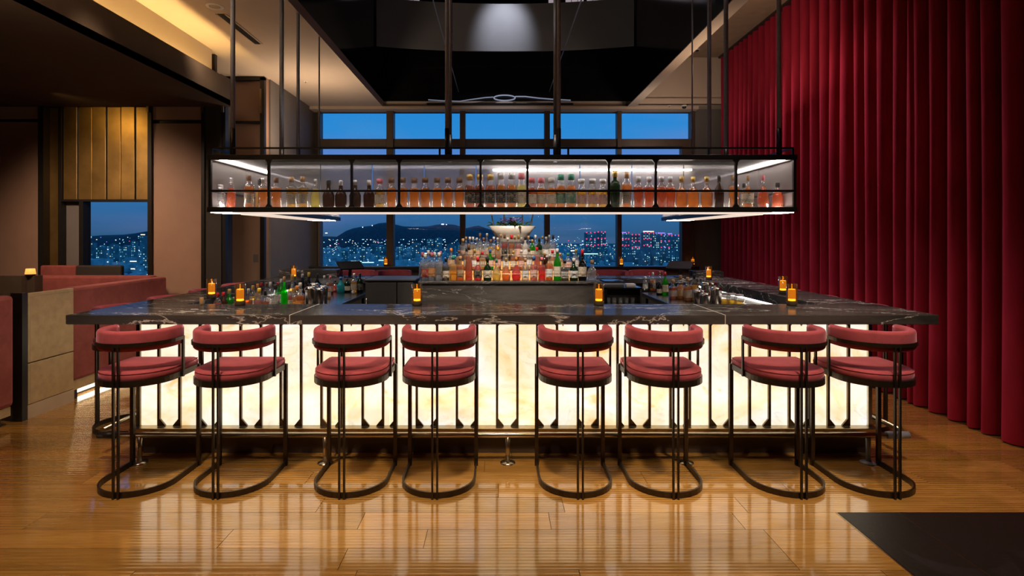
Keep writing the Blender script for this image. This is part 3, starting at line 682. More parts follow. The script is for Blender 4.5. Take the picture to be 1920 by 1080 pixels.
# inner fascias + led + pale splashback
for s_, xi in ((1, IXR), (-1, IXL)):
    xa, xb = sorted((xi, xi + s_ * .03))
    put('inner_fascia', B(xa, xb, CY1, RY0, 1.005, CB), M['marble'], bar)
    xa, xb = sorted((xi + s_ * .005, xi + s_ * .025))
    put('led_strip', B(xa, xb, CY1 + .05, RY0 - .05, .985, 1.005), M['led_side'], bar)
    xa, xb = sorted((xi + s_ * .03, xi + s_ * .05))
    put('splashback', B(xa, xb, CY1 + .02, RY0 - .02, .1, 1.005), M['white_back'], bar)
put('inner_fascia', B(IXL, IXR, CY1 - .03, CY1 - .001, 0.9, CB), M['cabinet'], bar)
# body core
OY = 4.34; OXL, OXR = -2.746, 2.83; OZ0, OZ1 = .21, 1.03
put('core', B(OXL + .02, OXR - .02, OY + .025, OY + .12, .03, CB), M['wall_dark'], bar)
put('core', B(OXL + .02, OXL + .10, OY + .12, RY0 + .2, .03, CB), M['wall_dark'], bar)
put('core', B(OXR - .10, OXR - .02, OY + .12, RY0 + .2, .03, CB), M['wall_dark'], bar)
put('core', B(OXL + .02, OXR - .02, RY0 + .1, RY0 + .2, .03, CB), M['wall_dark'], bar)
# onyx panels front
fr = [(wx(265, OY), wx(731, OY)), (wx(732, OY), wx(1168, OY)), (wx(1169, OY), wx(1625, OY))]
for xa, xb in fr: put('onyx_panel', B(xa, xb, OY, OY + .02, OZ0, OZ1), M['onyx'], bar)
ys = [OY + .02, 5.42, 6.5, RY0 + .1]
for ya, yb in zip(ys, ys[1:]):
    put('onyx_panel', B(OXL, OXL + .02, ya + .002, yb - .002, OZ0, OZ1), M['onyx'], bar)
    put('onyx_panel', B(OXR - .02, OXR, ya + .002, yb - .002, OZ0, OZ1), M['onyx'], bar)
put('corner_post', B(OXL - .03, OXL - .001, OY - .012, OY + .03, .12, OZ1), M['bronze'], bar)
put('corner_post', B(OXR + .001, OXR + .03, OY - .012, OY + .03, .12, OZ1), M['pipe'], bar)
# vertical bronze bars with gusset feet and heads
def vbar(px, side, yplane=OY):
    x = wx(px, OY); hw = .009; y0_, y1_ = OY - .022, OY - .002
    mb = MB().box(x - hw, x + hw, y0_, y1_, OZ0, OZ1)
    if side:
        e = x + side * hw
        for zb, dz in ((OZ0, 1), (OZ1 - .0, -1)):
            pts = [(e, zb), (e + side * .042, zb), (e + side * .042, zb + dz * .004), (e, zb + dz * .055)]
            mb.prism(pts, y0_ + .002, y1_ - .002, 'y')
    put('bronze_bar', mb, M['bronze'], bar)
for a, b_ in ((300, 339), (377, 415), (453, 491), (528, 566), (604, 642), (681, 719), (782, 820), (857, 895), (932, 970), (1007, 1044), (1083, 1120), (1180, 1217), (1256, 1292), (1330, 1367), (1404, 1441), (1478, 1515), (1551, 1589)):
    vbar(a, 1); vbar(b_, -1)
vbar(744, -1); vbar(1157, 1)
def vbar_side(x, s_, y, side):
    x0_, x1_ = sorted((x + s_ * .002, x + s_ * .022))
    mb = MB().box(x0_, x1_, y - .009, y + .009, OZ0, OZ1)
    e = y + side * .009
    mb.prism([(e, OZ0), (e + side * .042, OZ0), (e, OZ0 + .055)], x0_ + .002, x1_ - .002, 'x')
    put('bronze_bar', mb, M['bronze'], bar)
for i in range(10):
    y = 4.47 + i * .31
    for x, s_ in ((OXL, -1), (OXR, 1)): vbar_side(x, s_, y, 1); vbar_side(x, s_, y + .155, -1)
# bottom ledge, toe kick
put('bottom_rail', B(OXL - .05, OXR + .05, OY - .075, OY + .03, .165, .208, .004), M['brass'], bar)
for x, s_ in ((OXL, -1), (OXR, 1)):
    xa, xb = sorted((x + s_ * .075, x - s_ * .03)); put('bottom_rail', B(xa, xb, OY + .03, RY0 + .2, .165, .208, .004), M['brass'], bar)
put('toe_kick', B(OXL + .02, OXR - .02, OY - .004, OY + .025, 0, .165), M['frame'], bar)
put('toe_kick', B(OXL + .0, OXL + .02, OY + .02, RY0 + .2, 0, .165), M['blackmetal'], bar)
put('toe_kick', B(OXR - .02, OXR, OY + .02, RY0 + .2, 0, .165), M['blackmetal'], bar)
# brackets under overhang
# foot rail
RY = 4.14; RZ = .205; rl = .017
frl = thing('foot_rail', 'brushed metal foot rail on round-footed posts below the onyx front', 'rail', (0, 0, 0))
put('rail_tube', MB().tube([(-2.93, RY, RZ), (2.97, RY, RZ)], .020, 14), M['pipe'], frl)
put('rail_tube', MB().tube([(-2.97, RY + .1, RZ), (-2.97, 7.4, RZ)], .020, 14), M['pipe'], frl)
put('rail_tube', MB().tube([(3.02, RY + .1, RZ), (3.02, 7.4, RZ)], .020, 14), M['pipe'], frl)
put('end_sleeve', MB().tube([(-2.93, RY, RZ), (-2.80, RY, RZ)], .026, 14), M['blackmetal'], frl)
put('end_sleeve', MB().tube([(2.84, RY, RZ), (3.0, RY, RZ)], .026, 14), M['rod'], frl)
for px in (262, 610, 952, 1286, 1628):
    x = wx(px, RY); put('post', MB().rod(x, RY, .008, RZ, .017, 14), M['pipe' if px < 1600 else 'rod'], frl)
    put('floor_flange', MB().lathe([(.055, 0), (.055, .006), (.03, .012), (.02, .016)], 22, (x, RY, 0)), M['pipe' if px < 1600 else 'rod'], frl)
    put('wall_arm', MB().tube([(x, RY + .01, RZ), (x, OY - .004, RZ - .06)], .008, 8), M['pipe'], frl)
for y in (5.2, 6.4, 7.3):
    for x in (-2.97, 3.02):
        put('post', MB().rod(x, y, .008, RZ, .017, 12), M['pipe'], frl); put('floor_flange', MB().lathe([(.055, 0), (.055, .006), (.02, .014)], 18, (x, y, 0)), M['pipe'], frl)

# ------------------------------------------------------------------ inner work benches
def bench(label, x0, x1, y0, y1, z, feet):
    t_ = thing('work_bench', label, 'bench', (0, 0, 0))
    put('worktop', B(x0, x1, y0, y1, z - .03, z, .003), M['steel_dark'], t_)
    put('edge_strip', B((x1 if x0 < 0 else x0) - .006, (x1 if x0 < 0 else x0) + .006, y0, y1, z - .045, z - .002), M['steel'], t_)
    for y in (y0 + .06, (y0 + y1) / 2, y1 - .06):
        for x in (x0 + .06, x1 - .06): put('leg', MB().rod(x, y, 0, z - .03, .018, 8), M['steel_dark'], t_)
    put('undershelf', B(x0 + .03, x1 - .03, y0 + .04, y1 - .04, .35, .37), M['steel_dark'], t_)
    return t_
BZ = .95
bench('steel work bench full of bottles inside the bar, left side', -2.52, -1.66, 4.74, 7.22, BZ, 0)
bench('steel work bench with shakers inside the bar, right side', 1.80, 2.62, 4.74, 7.15, BZ, 0)

# grey cabinets left of the back bar
cb = thing('back_bar_cabinet', 'plain grey two-door cabinet left of the bottle display', 'cabinet', (0, 0, 0))
put('body', B(-1.42, -.90, 6.02, 6.55, 0, 1.185), M['cabinet'], cb)
put('top', B(-1.43, -.885, 5.99, 6.57, 1.185, 1.20, .002), M['cabinet'], cb)
put('door', B(-1.41, -1.085, 5.995, 6.02, .08, 1.17, .003), M['cabinet'], cb); put('door', B(-1.075, -.905, 5.995, 6.02, .08, 1.17, .003), M['cabinet'], cb)
put('handle', MB().rod(-1.40, 5.985, .85, 1.0, .006, 8), M['steel'], cb)
# right glass station
gs = thing('glass_station', 'dark steel glass rack cabinet right of the bottle display', 'cabinet', (0, 0, 0))
put('side', B(1.13, 1.15, 6.0, 6.5, 0, 1.11), M['steel_dark'], gs); put('side', B(1.50, 1.52, 6.0, 6.5, 0, 1.11), M['steel'], gs)
put('back', B(1.15, 1.50, 6.46, 6.5, 0, 1.11), M['cabinet'], gs); put('rear_panel', B(1.15, 1.50, 6.12, 6.14, .92, 1.09), M['cabinet'], gs); put('shelf', B(1.15, 1.50, 6.0, 6.46, .90, .92), M['steel_dark'], gs)
put('top', B(1.13, 1.52, 6.0, 6.5, 1.10, 1.115), M['steel_dark'], gs)
for i, (x, y) in enumerate([(1.17 + .065 * k, 6.04) for k in range(5)]):
    o = tag(put('tumbler', MB().lathe([(.022, 0), (.027, .085), (.025, .085), (.020, .006)], 12, cap=False), M['clear_glass'], None, (x, y, .92)), '%s small clear tumbler from the left in the dark glass rack' % ordn(i + 1), 'glass', 'tumblers in the glass rack')
mb_ = thing('menu_holder', 'grey-blue flat menu folders lying on the glass rack cabinet', 'menu', (1.25, 6.2, 1.115))
for k, m_ in enumerate(('cabinet', 'rod', 'steel_dark')): put('folder', B(-.11, .10, -.12, .12, .001 + .022 * k, .020 + .022 * k, .002), M[m_], mb_)
tag(put('napkin_stack', B(-.05, .05, -.05, .05, 0, .03, .004), M['white'], None, (1.43, 6.15, 1.115)), 'small stack of white napkins right of the menu folders', 'napkins')

# back bar block with tiers
BBX0, BBX1, BBY = -.83, 1.06, 5.90
bb = thing('back_bar', 'central grey veined marble bottle display with lit stepped tiers', 'back bar', (0, 0, 0))
put('front_slab', B(BBX0, BBX1, BBY, BBY + .03, 0, 1.165), M['marble_grey'], bb)
put('body', B(BBX0 + .02, BBX1 - .02, BBY + .03, BBY + .55, 0, 1.165), M['wall_dark'], bb)
put('top_slab', B(BBX0 - .01, BBX1 + .01, BBY - .012, BBY + .58, 1.165, 1.19, .003), M['marble_grey'], bb)
T2, T3 = 1.30, 1.395
put('tier', B(-.60, .93, BBY + .20, BBY + .36, T2 - .012, T2), M['clear_glass'], bb)
put('tier_riser', B(-.60, .93, BBY + .205, BBY + .215, 1.19, T2 - .012), M['tier_led'], bb)
put('tier', B(-.42, .70, BBY + .36, BBY + .56, T3 - .012, T3), M['marble_grey'], bb)
put('tier_riser', B(-.42, .70, BBY + .362, BBY + .372, T2, T3 - .012), M['tier_led'], bb)
put('tier_body', B(-.40, .68, BBY + .38, BBY + .55, 1.19, T3 - .012), M['wall_dark'], bb)
def gallery(x0, x1, y, z, h):
    mb = MB().tube([(x0, y, z + h), (x1, y, z + h)], .0035, 6)
    n = max(3, int((x1 - x0) / .3))
    for i in range(n + 1): mb.rod(x0 + (x1 - x0) * i / n, y, z, z + h, .003, 6)
    put('gallery_rail', mb, M['brass'], bb)
gallery(BBX0 + .02, BBX1 - .02, BBY + .02, 1.19, .075); gallery(-.60, .93, BBY + .205, T2, .05); gallery(-.42, .70, BBY + .365, T3, .06)

# ------------------------------------------------------------------ bottles
PROF = {
 'round': [(1, 0), (1, .56), (.93, .64), (.55, .72), (.36, .76), (.34, .86)],
 'stout': [(1, 0), (1, .56), (.95, .63), (.72, .70), (.58, .74), (.56, .86)],
 'slope': [(.9, 0), (1, .04), (1, .40), (.75, .60), (.42, .74), (.34, .86)],
 'wine': [(1, 0), (1, .56), (.85, .64), (.42, .71), (.36, .74), (.34, .88)],
 'squat': [(1, 0), (1.12, .08), (1.15, .45), (.8, .60), (.40, .66), (.36, .84)],
 'square': [(1, 0), (1, .58), (.9, .64), (.42, .68), (.36, .72), (.36, .86)],
 'decanter': [(.95, 0), (1.25, .18), (1.2, .36), (.6, .58), (.32, .68), (.28, .86)],
 'tall': [(1, 0), (1, .5), (.8, .6), (.38, .74), (.32, .90)],
 'shoulder': [(.92, 0), (1.0, .5), (1.08, .60), (.9, .70), (.42, .74), (.40, .86)],
}
BC = {}
def bottle_meshes(shape, r, h, fill):
    key = (shape, round(r, 3), round(h, 2), fill)
    if key in BC: return BC[key]
    P = PROF[shape]; sq = 5 if shape == 'square' else 0; n = 16 if not sq else 20
    prof = [(r * a, h * z) for a, z in P]
    gl = MB().lathe(prof, n, sq=sq, cap=True).mesh('bottle')
    zf = h * fill; lp_ = [(r * .9 * P[0][0], h * .015)]
    for (a, z), (a2, z2) in zip(P, P[1:]):
        if h * z2 < zf: lp_.append((r * .92 * a2, h * z2))
        else:
            k = (zf - h * z) / (h * (z2 - z)); lp_.append((r * .92 * (a + (a2 - a) * k), zf)); break
    li = MB().lathe(lp_, 12 if not sq else 20, sq=sq).mesh('liquid')
    nr, nz_ = prof[-1]
    cp = MB().lathe([(nr * 1.18, nz_ - h * .03), (nr * 1.18, h * .985), (nr * .9, h)], 12).mesh('cap')
    rl_ = r * (1.02 if not sq else 1.0); k = [a for a, z in P if z <= .45][-1]
    lb = MB().lathe([(rl_ * k, h * .14), (rl_ * k, h * .45)], n, cap=False, sq=sq).mesh('label')
    nb = MB().lathe([(nr * 1.04, h * .775), (nr * 1.04, h * .83)], 10, cap=False).mesh('neck_band')
    BC[key] = (gl, li, cp, lb, nb); return BC[key]
def mcopy(me, mat, cache={}):
    k = (me.name, mat.name)
    if k not in cache:
        c = me.copy(); c.materials.clear(); c.materials.append(mat); cache[k] = c
    return cache[k]
SHN = {'stout': 'stout wide-necked', 'round': 'round-shouldered', 'slope': 'sloping', 'wine': 'wine-shaped', 'squat': 'squat', 'square': 'square', 'decanter': 'decanter-shaped', 'tall': 'tall slim', 'shoulder': 'broad-shouldered'}
def bottle(x, y, z, h, r, shape, liq, cap, lab, label, group, fill=.62, opaque=False, rz=0):
    gl, li, cp, lb, nb = bottle_meshes(shape, r, round(h, 2), fill)
    solid = opaque or liq in ('black', 'turquoise', 'dark green', 'dark brown', 'white', 'bright green', 'green')
    b0 = link('bottle', mcopy(gl, LM[liq] if solid else M['clear_glass']), None, None, (x, y, z)); b0.rotation_euler.z = rz
    tag(b0, label, 'bottle', group)
    if not solid: link('liquid', mcopy(li, LM[liq]), None, b0)
    link('cap', mcopy(cp, CM[cap]), None, b0)
    if lab: link('label', mcopy(lb, LB[lab]), None, b0)
    return b0

# ------------------------------------------------------------------ hanging shelf
SY0, SY1 = 4.67, 5.03; SXL, SXR = -2.40, 2.46; SZB, SZT = 1.86, 2.335; AYE = 7.3; AW = .36
hs = thing('hanging_shelf', 'U-shaped black framed glass bottle shelf hanging above the bar', 'shelf', (0, 0, 0))
def bm_(name, x0, x1, y0, y1, z0, z1, mat='blackmetal', bev=0): return put(name, B(x0, x1, y0, y1, z0, z1, bev), M[mat], hs)
FT = .042
# front beam frames
for zz, nm in ((SZT - FT, 'top_rail'), (SZB, 'bottom_rail')):
    bm_(nm, SXL - .01, SXR + .01, SY0, SY0 + .03, zz, zz + FT, 'blackmetal', .002)
    bm_(nm, SXL + AW, SXR - AW, SY1 - .03, SY1, zz, zz + FT)
    for xa in (SXL, SXR - .03): bm_(nm, xa, xa + .03, SY0 + .03, AYE, zz, zz + FT)
    for xa in (SXL + AW - .03, SXR - AW): bm_(nm, xa, xa + .03, SY1, AYE, zz, zz + FT)
    for xa in (SXL + .03, SXR - AW + .03): bm_(nm, xa, xa + AW - .06, AYE - .03, AYE, zz, zz + FT)
for x in (SXL, SXR - .022):
    bm_('corner_post', x, x + .022, SY0 + .002, SY0 + .026, SZB + FT, SZT - FT)
for px in (503, 659, 748, 901, 989, 1142, 1230, 1381):
    x = wx(px, SY0); o = MB().box(x - .009, x + .009, SY0 + .002, SY0 + .026, SZB + FT, SZT - FT)
    for sd in (-1, 1):
        e = x + sd * .009
        o.prism([(e, SZT - FT), (e + sd * .02, SZT - FT), (e, SZT - FT - .028)], SY0 + .004, SY0 + .022, 'y')
        o.prism([(e, SZB + FT), (e + sd * .02, SZB + FT), (e, SZB + FT + .028)], SY0 + .004, SY0 + .022, 'y')
    put('mullion', o, M['blackmetal'], hs)
bm_('mid_rail', SXL + .02, SXR - .02, SY0 - .006, SY0 + .010, wz(360, SY0), wz(356, SY0))
for x in (SXL + .004, SXR - .018): bm_('mid_rail', x, x + .014, SY0 + .03, AYE - .03, wz(360, SY0), wz(356, SY0))
# shelf boards, roof
bm_('shelf_board', SXL + .03, SXR - .03, SY0 + .03, SY1 - .03, SZB + .028, SZB + FT - .002, 'shelf_glass')
bm_('shelf_board', SXL + .03, SXL + AW - .03, SY1 - .03, AYE - .03, SZB + .028, SZB + FT - .002, 'shelf_glass')
bm_('shelf_board', SXR - AW + .03, SXR - .03, SY1 - .03, AYE - .03, SZB + .028, SZB + FT - .002, 'shelf_glass')
bm_('roof_sheet', SXL + .03, SXR - .03, SY0 + .03, SY1 - .03, SZT - .016, SZT - .004, 'blackmetal')
bm_('roof_sheet', SXL + .03, SXL + AW - .03, SY1 - .03, AYE - .03, SZT - .016, SZT - .004, 'blackmetal')
bm_('roof_sheet', SXR - AW + .03, SXR - .03, SY1 - .03, AYE - .03, SZT - .016, SZT - .004, 'blackmetal')
# glass
px_ = [390, 503, 659, 748, 901, 989, 1142, 1230, 1381, 1493]
for a, b_ in zip(px_, px_[1:]):
    bm_('front_pane', max(SXL + .022, wx(a, SY0) + .009), min(SXR - .022, wx(b_, SY0) - .009), SY0 + .012, SY0 + .016, SZB + FT, SZT - FT, 'shelf_glass')
nb_ = 9
for i in range(nb_):
    xa = SXL + AW + (SXR - SXL - 2 * AW) * i / nb_; xb = SXL + AW + (SXR - SXL - 2 * AW) * (i + 1) / nb_
    bm_('back_pane', xa + .004, xb - .004, SY1 - .018, SY1 - .013, SZB + FT, SZT - FT, 'shelf_back')
for xo in (SXL + .004, SXR - .009, SXL + AW - .012, SXR - AW + .007):
    ya = SY0 + .03 if xo in (SXL + .004, SXR - .009) else SY1
    for i in range(4):
        y0_ = ya + (AYE - .03 - ya) * i / 4; y1_ = ya + (AYE - .03 - ya) * (i + 1) / 4
        bm_('side_pane', xo, xo + .005, y0_ + .004, y1_ - .004, SZB + FT, SZT - FT, 'shelf_back')
# LEDs
bm_('led_strip', -.05, 1.70, SY1 - .055, SY1 - .04, 2.238, 2.252, 'led')
bm_('led_strip', SXL + .04, SXR - .04, SY0 + .034, SY0 + .042, SZT - .030, SZT - .022, 'led')
bm_('led_strip', SXL + AW, SXR - AW, SY1 - .045, SY1 - .035, SZB + FT, SZB + FT + .012, 'led_low')
bm_('led_strip', SXL + .03, SXL + .06, SY0 + .08, AYE - .1, SZT - .030, SZT - .018, 'led')
bm_('led_strip', SXR - .06, SXR - .03, SY0 + .08, AYE - .1, SZT - .030, SZT - .018, 'led')
bm_('under_light', SXL + .16, SXR - .16, SY0 + .08, SY1 - .03, SZB - .006, SZB + .01, 'led_soft')
bm_('under_light', SXL + .06, SXL + AW - .05, SY1 + .1, AYE - .45, SZB - .006, SZB + .01, 'led_soft'); bm_('under_light', SXR - AW + .05, SXR - .06, SY1 + .1, AYE - .45, SZB - .006, SZB + .01, 'led_soft')
bm_('under_light', SXL + .06, SXL + AW - .05, AYE - .40, AYE - .06, SZB - .004, SZB + .01, 'led'); bm_('under_light', SXR - AW + .05, SXR - .06, AYE - .40, AYE - .06, SZB - .004, SZB + .01, 'led')
bm_('under_light', SXL + .0, SXL + .13, SY0 + .04, SY1 - .05, SZB - .004, SZB + .01, 'led'); bm_('under_light', SXR - .13, SXR, SY0 + .04, SY1 - .05, SZB - .004, SZB + .01, 'led')
# guard rail over the top
gz_ = wz(277, SY0)
put('guard_rail', MB().bar([(SXL + .02, AYE - .05, gz_), (SXL + .02, SY0 + .02, gz_), (SXR - .02, SY0 + .02, gz_), (SXR - .02, AYE - .05, gz_)], .016, .014), M['blackmetal'], hs)
for x in (SXL + .02, wx(560, SY0), wx(824, SY0), wx(1066, SY0), wx(1330, SY0), SXR - .02): put('guard_post', B(x - .008, x + .008, SY0 + .012, SY0 + .028, SZT, gz_), M['blackmetal'], hs)
# suspension rods
def srod(x, y, r, top):
    o = put('suspension_rod', MB().rod(x, y, SZT - .02, top, r, 12), M['rod'], hs); put('collar', MB().rod(x, y, SZT, SZT + .22, r * 1.14, 12), M['blackmetal'], o)
for x, y, r in ((-2.21, 4.70, .019), (-2.2, 5.73, .022), (-2.2, 6.20, .018), (-2.2, 6.93, .010)): srod(x, y, r, ZC)
for x, y, r in ((2.33, 4.70, .018), (2.28, 5.67, .022), (2.28, 6.12, .022), (2.28, 6.66, .009)): srod(x, y, r, 9.0)
for x in (-.43, .50):
    for y in (4.70, 5.0): srod(x, y, .016, 9.0)

# bottles on the shelf
SH = [(412, .20, 'round', 'clear', 'silver', None), (431, .26, 'slope', 'deep amber', 'silver', 'tan'), (467, .28, 'shoulder', 'amber', 'brown', 'cream'), (492, .26, 'shoulder', 'amber', 'silver', 'tan'), (518, .26, 'shoulder', 'amber', 'brown', None), (545, .27, 'shoulder', 'golden', 'cork', 'cream'), (568, .27, 'shoulder', 'golden', 'cork', 'cream'), (590, .25, 'slope', 'pale yellow', 'silver', None),
      (616, .24, 'squat', 'dark brown', 'black', None), (638, .24, 'squat', 'dark brown', 'silver', None), (666, .24, 'squat', 'dark brown', 'silver', None), (691, .24, 'squat', 'dark brown', 'white', None), (712, .25, 'wine', 'golden', 'pink', 'cream')]
SH += [(p, .255, 'round', 'amber', 'brown', 'tan') for p in (733, 755, 776, 797, 819, 840, 861)]
SH += [(881, .29, 'round', 'deep amber', 'gold', 'black'), (899, .29, 'round', 'deep amber', 'gold', 'black'), (919, .29, 'round', 'deep amber', 'gold', 'black'), (939, .30, 'round', 'amber', 'silver', 'black'), (959, .30, 'round', 'amber', 'silver', 'black'), (978, .30, 'wine', 'pale yellow', 'pink', 'cream'),
       (997, .255, 'round', 'deep amber', 'pink', 'cream'), (1015, .255, 'round', 'amber', 'pink', 'cream'), (1034, .255, 'round', 'amber', 'white', 'cream'), (1052, .29, 'round', 'amber', 'green', 'green'), (1071, .29, 'round', 'amber', 'green', 'green'), (1091, .25, 'round', 'golden', 'silver', 'pink'), (1111, .25, 'round', 'golden', 'silver', 'pink'), (1131, .25, 'round', 'golden', 'silver', 'pink'),
       (1153, .32, 'shoulder', 'dark green', 'gold', 'cream'), (1176, .31, 'shoulder', 'amber', 'cork', 'cream'), (1197, .27, 'shoulder', 'deep amber', 'silver', None), (1218, .27, 'shoulder', 'deep amber', 'silver', None), (1240, .27, 'shoulder', 'deep amber', 'silver', None), (1258, .27, 'shoulder', 'deep amber', 'silver', None),
       (1278, .27, 'squat', 'amber', 'gold', None), (1301, .27, 'squat', 'amber', 'gold', None), (1325, .27, 'squat', 'amber', 'gold', None), (1350, .28, 'tall', 'dark brown', 'black', None), (1376, .28, 'shoulder', 'amber', 'cork', None), (1404, .28, 'decanter', 'amber', 'cork', 'cream'), (1431, .28, 'decanter', 'deep amber', 'pink', None), (1460, .22, 'squat', 'deep amber', 'black', None)]
BYS = 4.84
for i, (px, h, shp, lq, cp, lb) in enumerate(SH):
    shp = 'stout' if shp in ('round', 'wine') else shp
    if lb == 'tan': lb = None
    r = .042 if shp == 'stout' else .040 if shp in ('slope', 'tall', 'decanter') else .043
    n_ = i + 1; N_ = len(SH)
    pos = '%s from the left end' % ordn(n_) if n_ <= N_ // 2 else '%s from the right end' % ordn(N_ - n_ + 1)
    bottle(wx(px, BYS), BYS + (i % 2) * .02, SZB + FT, h, r, shp, lq, cp, lb, '%s %s bottle, %s cap, %s of hanging shelf' % (SHN[shp], lq, cp, pos), 'bottles on the front of the hanging shelf', .66 if lq != 'golden' else .62)
# a few bottles in the arms
ra = random.Random(5)
for s_, x in ((-1, SXL + AW / 2), (1, SXR - AW / 2)):
    for i in range(9):
        y = 5.25 + i * .22; lq = ra.choice(['amber', 'deep amber', 'golden', 'clear']); cp = ra.choice(['silver', 'gold', 'black', 'cork'])
        bottle(x, y, SZB + FT, ra.choice([.25, .27, .29]), .038, ra.choice(['round', 'shoulder', 'squat']), lq, cp, ra.choice([None, 'cream']), '%s bottle with %s cap in %s shelf arm, %s from the front' % (lq, cp, 'left' if s_ < 0 else 'right', ordn(i + 1)), 'bottles in the shelf arms')

# bottles of the back bar
def row(lst, Y, z, name):
    N_ = len(lst)
    for i, (px, ty, shp, lq, cp, lb, r) in enumerate(lst):
        h = max(.16, min(.40, wz(ty, Y) - z)); n_ = i + 1
        pos = '%s from the left' % ordn(n_) if n_ <= (N_ + 1) // 2 else '%s from the right' % ordn(N_ - n_ + 1)
        bottle(wx(px, Y), Y, z, h, r * 1.08, shp, lq, cp, lb, '%s %s bottle, %s cap, %s in the %s' % (SHN[shp], lq, cp, pos, name), 'bottles in the ' + name, .66)
r1 = [(797, 476, 'square', 'clear', 'white', 'red', .036), (809, 474, 'square', 'clear', 'pink', 'orange', .037), (823, 473, 'square', 'clear', 'white', None, .037), (836, 484, 'round', 'grey', 'black', 'cream', .034), (850, 478, 'square', 'golden', 'green', None, .038), (863, 481, 'square', 'amber', 'cork', 'tan', .036),
      (879, 458, 'slope', 'deep amber', 'brown', None, .036), (896, 482, 'squat', 'red', 'red', 'black', .036), (914, 482, 'squat', 'dark green', 'black', 'cream', .036), (931, 486, 'decanter', 'pale yellow', 'green', None, .036), (949, 484, 'decanter', 'orange', 'gold', None, .036), (968, 482, 'decanter', 'red', 'orange', None, .038), (985, 484, 'round', 'clear', 'cork', 'white', .034),
      (1001, 480, 'round', 'pink', 'blue', 'pink', .036), (1016, 482, 'square', 'red', 'pink', None, .036), (1030, 477, 'round', 'orange', 'silver', 'white', .034), (1045, 466, 'wine', 'green', 'white', 'cream', .036), (1059, 488, 'square', 'grey', 'black', 'white', .037), (1076, 484, 'squat', 'dark green', 'white', 'white', .038), (1092, 468, 'squat', 'black', 'red', 'cream', .036), (1110, 487, 'squat', 'clear', 'cork', None, .040)]
row(r1, BBY + .072, 1.19, 'display front row')
rb = random.Random(21)
r2 = [(792, 472, 'square', 'clear', 'pink', None, .032), (803, 470, 'square', 'clear', 'white', None, .032), (815, 472, 'square', 'clear', 'white', None, .032), (826, 471, 'round', 'clear', 'pink', None, .027)]
row(r2, BBY + .158, 1.19, 'display left back corner')
r2b = [(1082, 470, 'round', 'clear', 'gold', 'white', .032), (1098, 474, 'round', 'green', 'black', 'white', .032), (1112, 482, 'round', 'clear', 'cork', None, .032)]
mid = []
cols2 = ['clear', 'golden', 'amber', 'orange', 'golden', 'green', 'amber', 'clear', 'orange', 'amber', 'clear', 'pink', 'dark brown', 'orange', 'golden', 'clear', 'clear', 'golden']
for k in range(17):
    mid.append((846 + k * 14.6, rb.uniform(463, 474), rb.choice(['round', 'square', 'wine', 'squat']), cols2[k], rb.choice(list(CAPC)), rb.choice(['cream', 'white', 'tan', 'pink', None]), .033))
row([m_ for m_ in mid if m_[0] < 1088], BBY + .29, T2, 'display middle tier')
cols3 = ['clear', 'clear', 'clear', 'clear', 'golden', 'orange', 'red', 'orange', 'pink', 'white', 'green', 'dark green', 'clear', 'clear', 'golden', 'clear', 'clear']
labs3 = ['pink', 'tan', 'tan', 'pink', 'tan', 'tan', 'black', 'tan', 'pink', 'white', 'cream', 'cream', 'white', 'white', 'white', 'white', 'black']
top = []
for k in range(14):
    top.append((868 + k * 13.0, rb.uniform(438, 450), rb.choice(['round', 'wine', 'square', 'shoulder']), cols3[k], rb.choice(['cork', 'silver', 'red', 'black', 'white', 'gold', 'brown']), labs3[k], .032))
row(top, BBY + .42, T3, 'display top tier')
top2 = [(874 + k * 13.0, rb.uniform(437, 446), rb.choice(['round', 'wine', 'tall']), rb.choice(['clear', 'clear', 'golden', 'clear']), rb.choice(['cork', 'silver', 'white', 'brown', 'gold']), 'cream', .030) for k in range(13)]
row(top2, BBY + .51, T3, 'display rearmost row')

# planter behind the bottles on a stem
PX, PYY = wx(960, 6.62), 6.62
pl = thing('planter', 'white boat-shaped planter of leaves and purple flowers above the bottles', 'planter', (PX, PYY, 0))
s_ = F / PYY
zt, zb = wz(424, PYY), wz(452, PYY); wt, wb = 43 / s_, 26 / s_
mb = MB(); A = []
for z, hw, hd in ((zb - .03, wb * .9, .09), (zb, wb, .10), ((zt + zb) / 2, (wt + wb) / 2, .13), (zt, wt, .17), (zt, wt - .02, .15), (zb + .06, wb, .08)):
    ring = []
    for i in range(24):
        a = 2 * pi * i / 24; k = 1 / (abs(cos(a)) ** 4 + abs(sin(a)) ** 4) ** .25
        ring.append(mb.bm.verts.new((hw * k * cos(a), hd * k * sin(a), z)))
    A.append(ring)
for a, b_ in zip(A, A[1:]):
    for i in range(24):
        f = mb.bm.faces.new([a[i], a[(i + 1) % 24], b_[(i + 1) % 24], b_[i]]); f.smooth = True
mb.bm.faces.new(A[0][::-1]); mb.bm.faces.new(A[-1])
put('bowl', mb, M['ceramic'], pl)
put('stem', MB().lathe([(.16, 0), (.16, .02), (.05, .06), (.05, zb - .028)], 16), M['blackmetal'], pl)
put('soil', MB().lathe([(wt * .55, zt - .03), (wt * .5, zt - .01)], 16), M['subfloor'], pl)
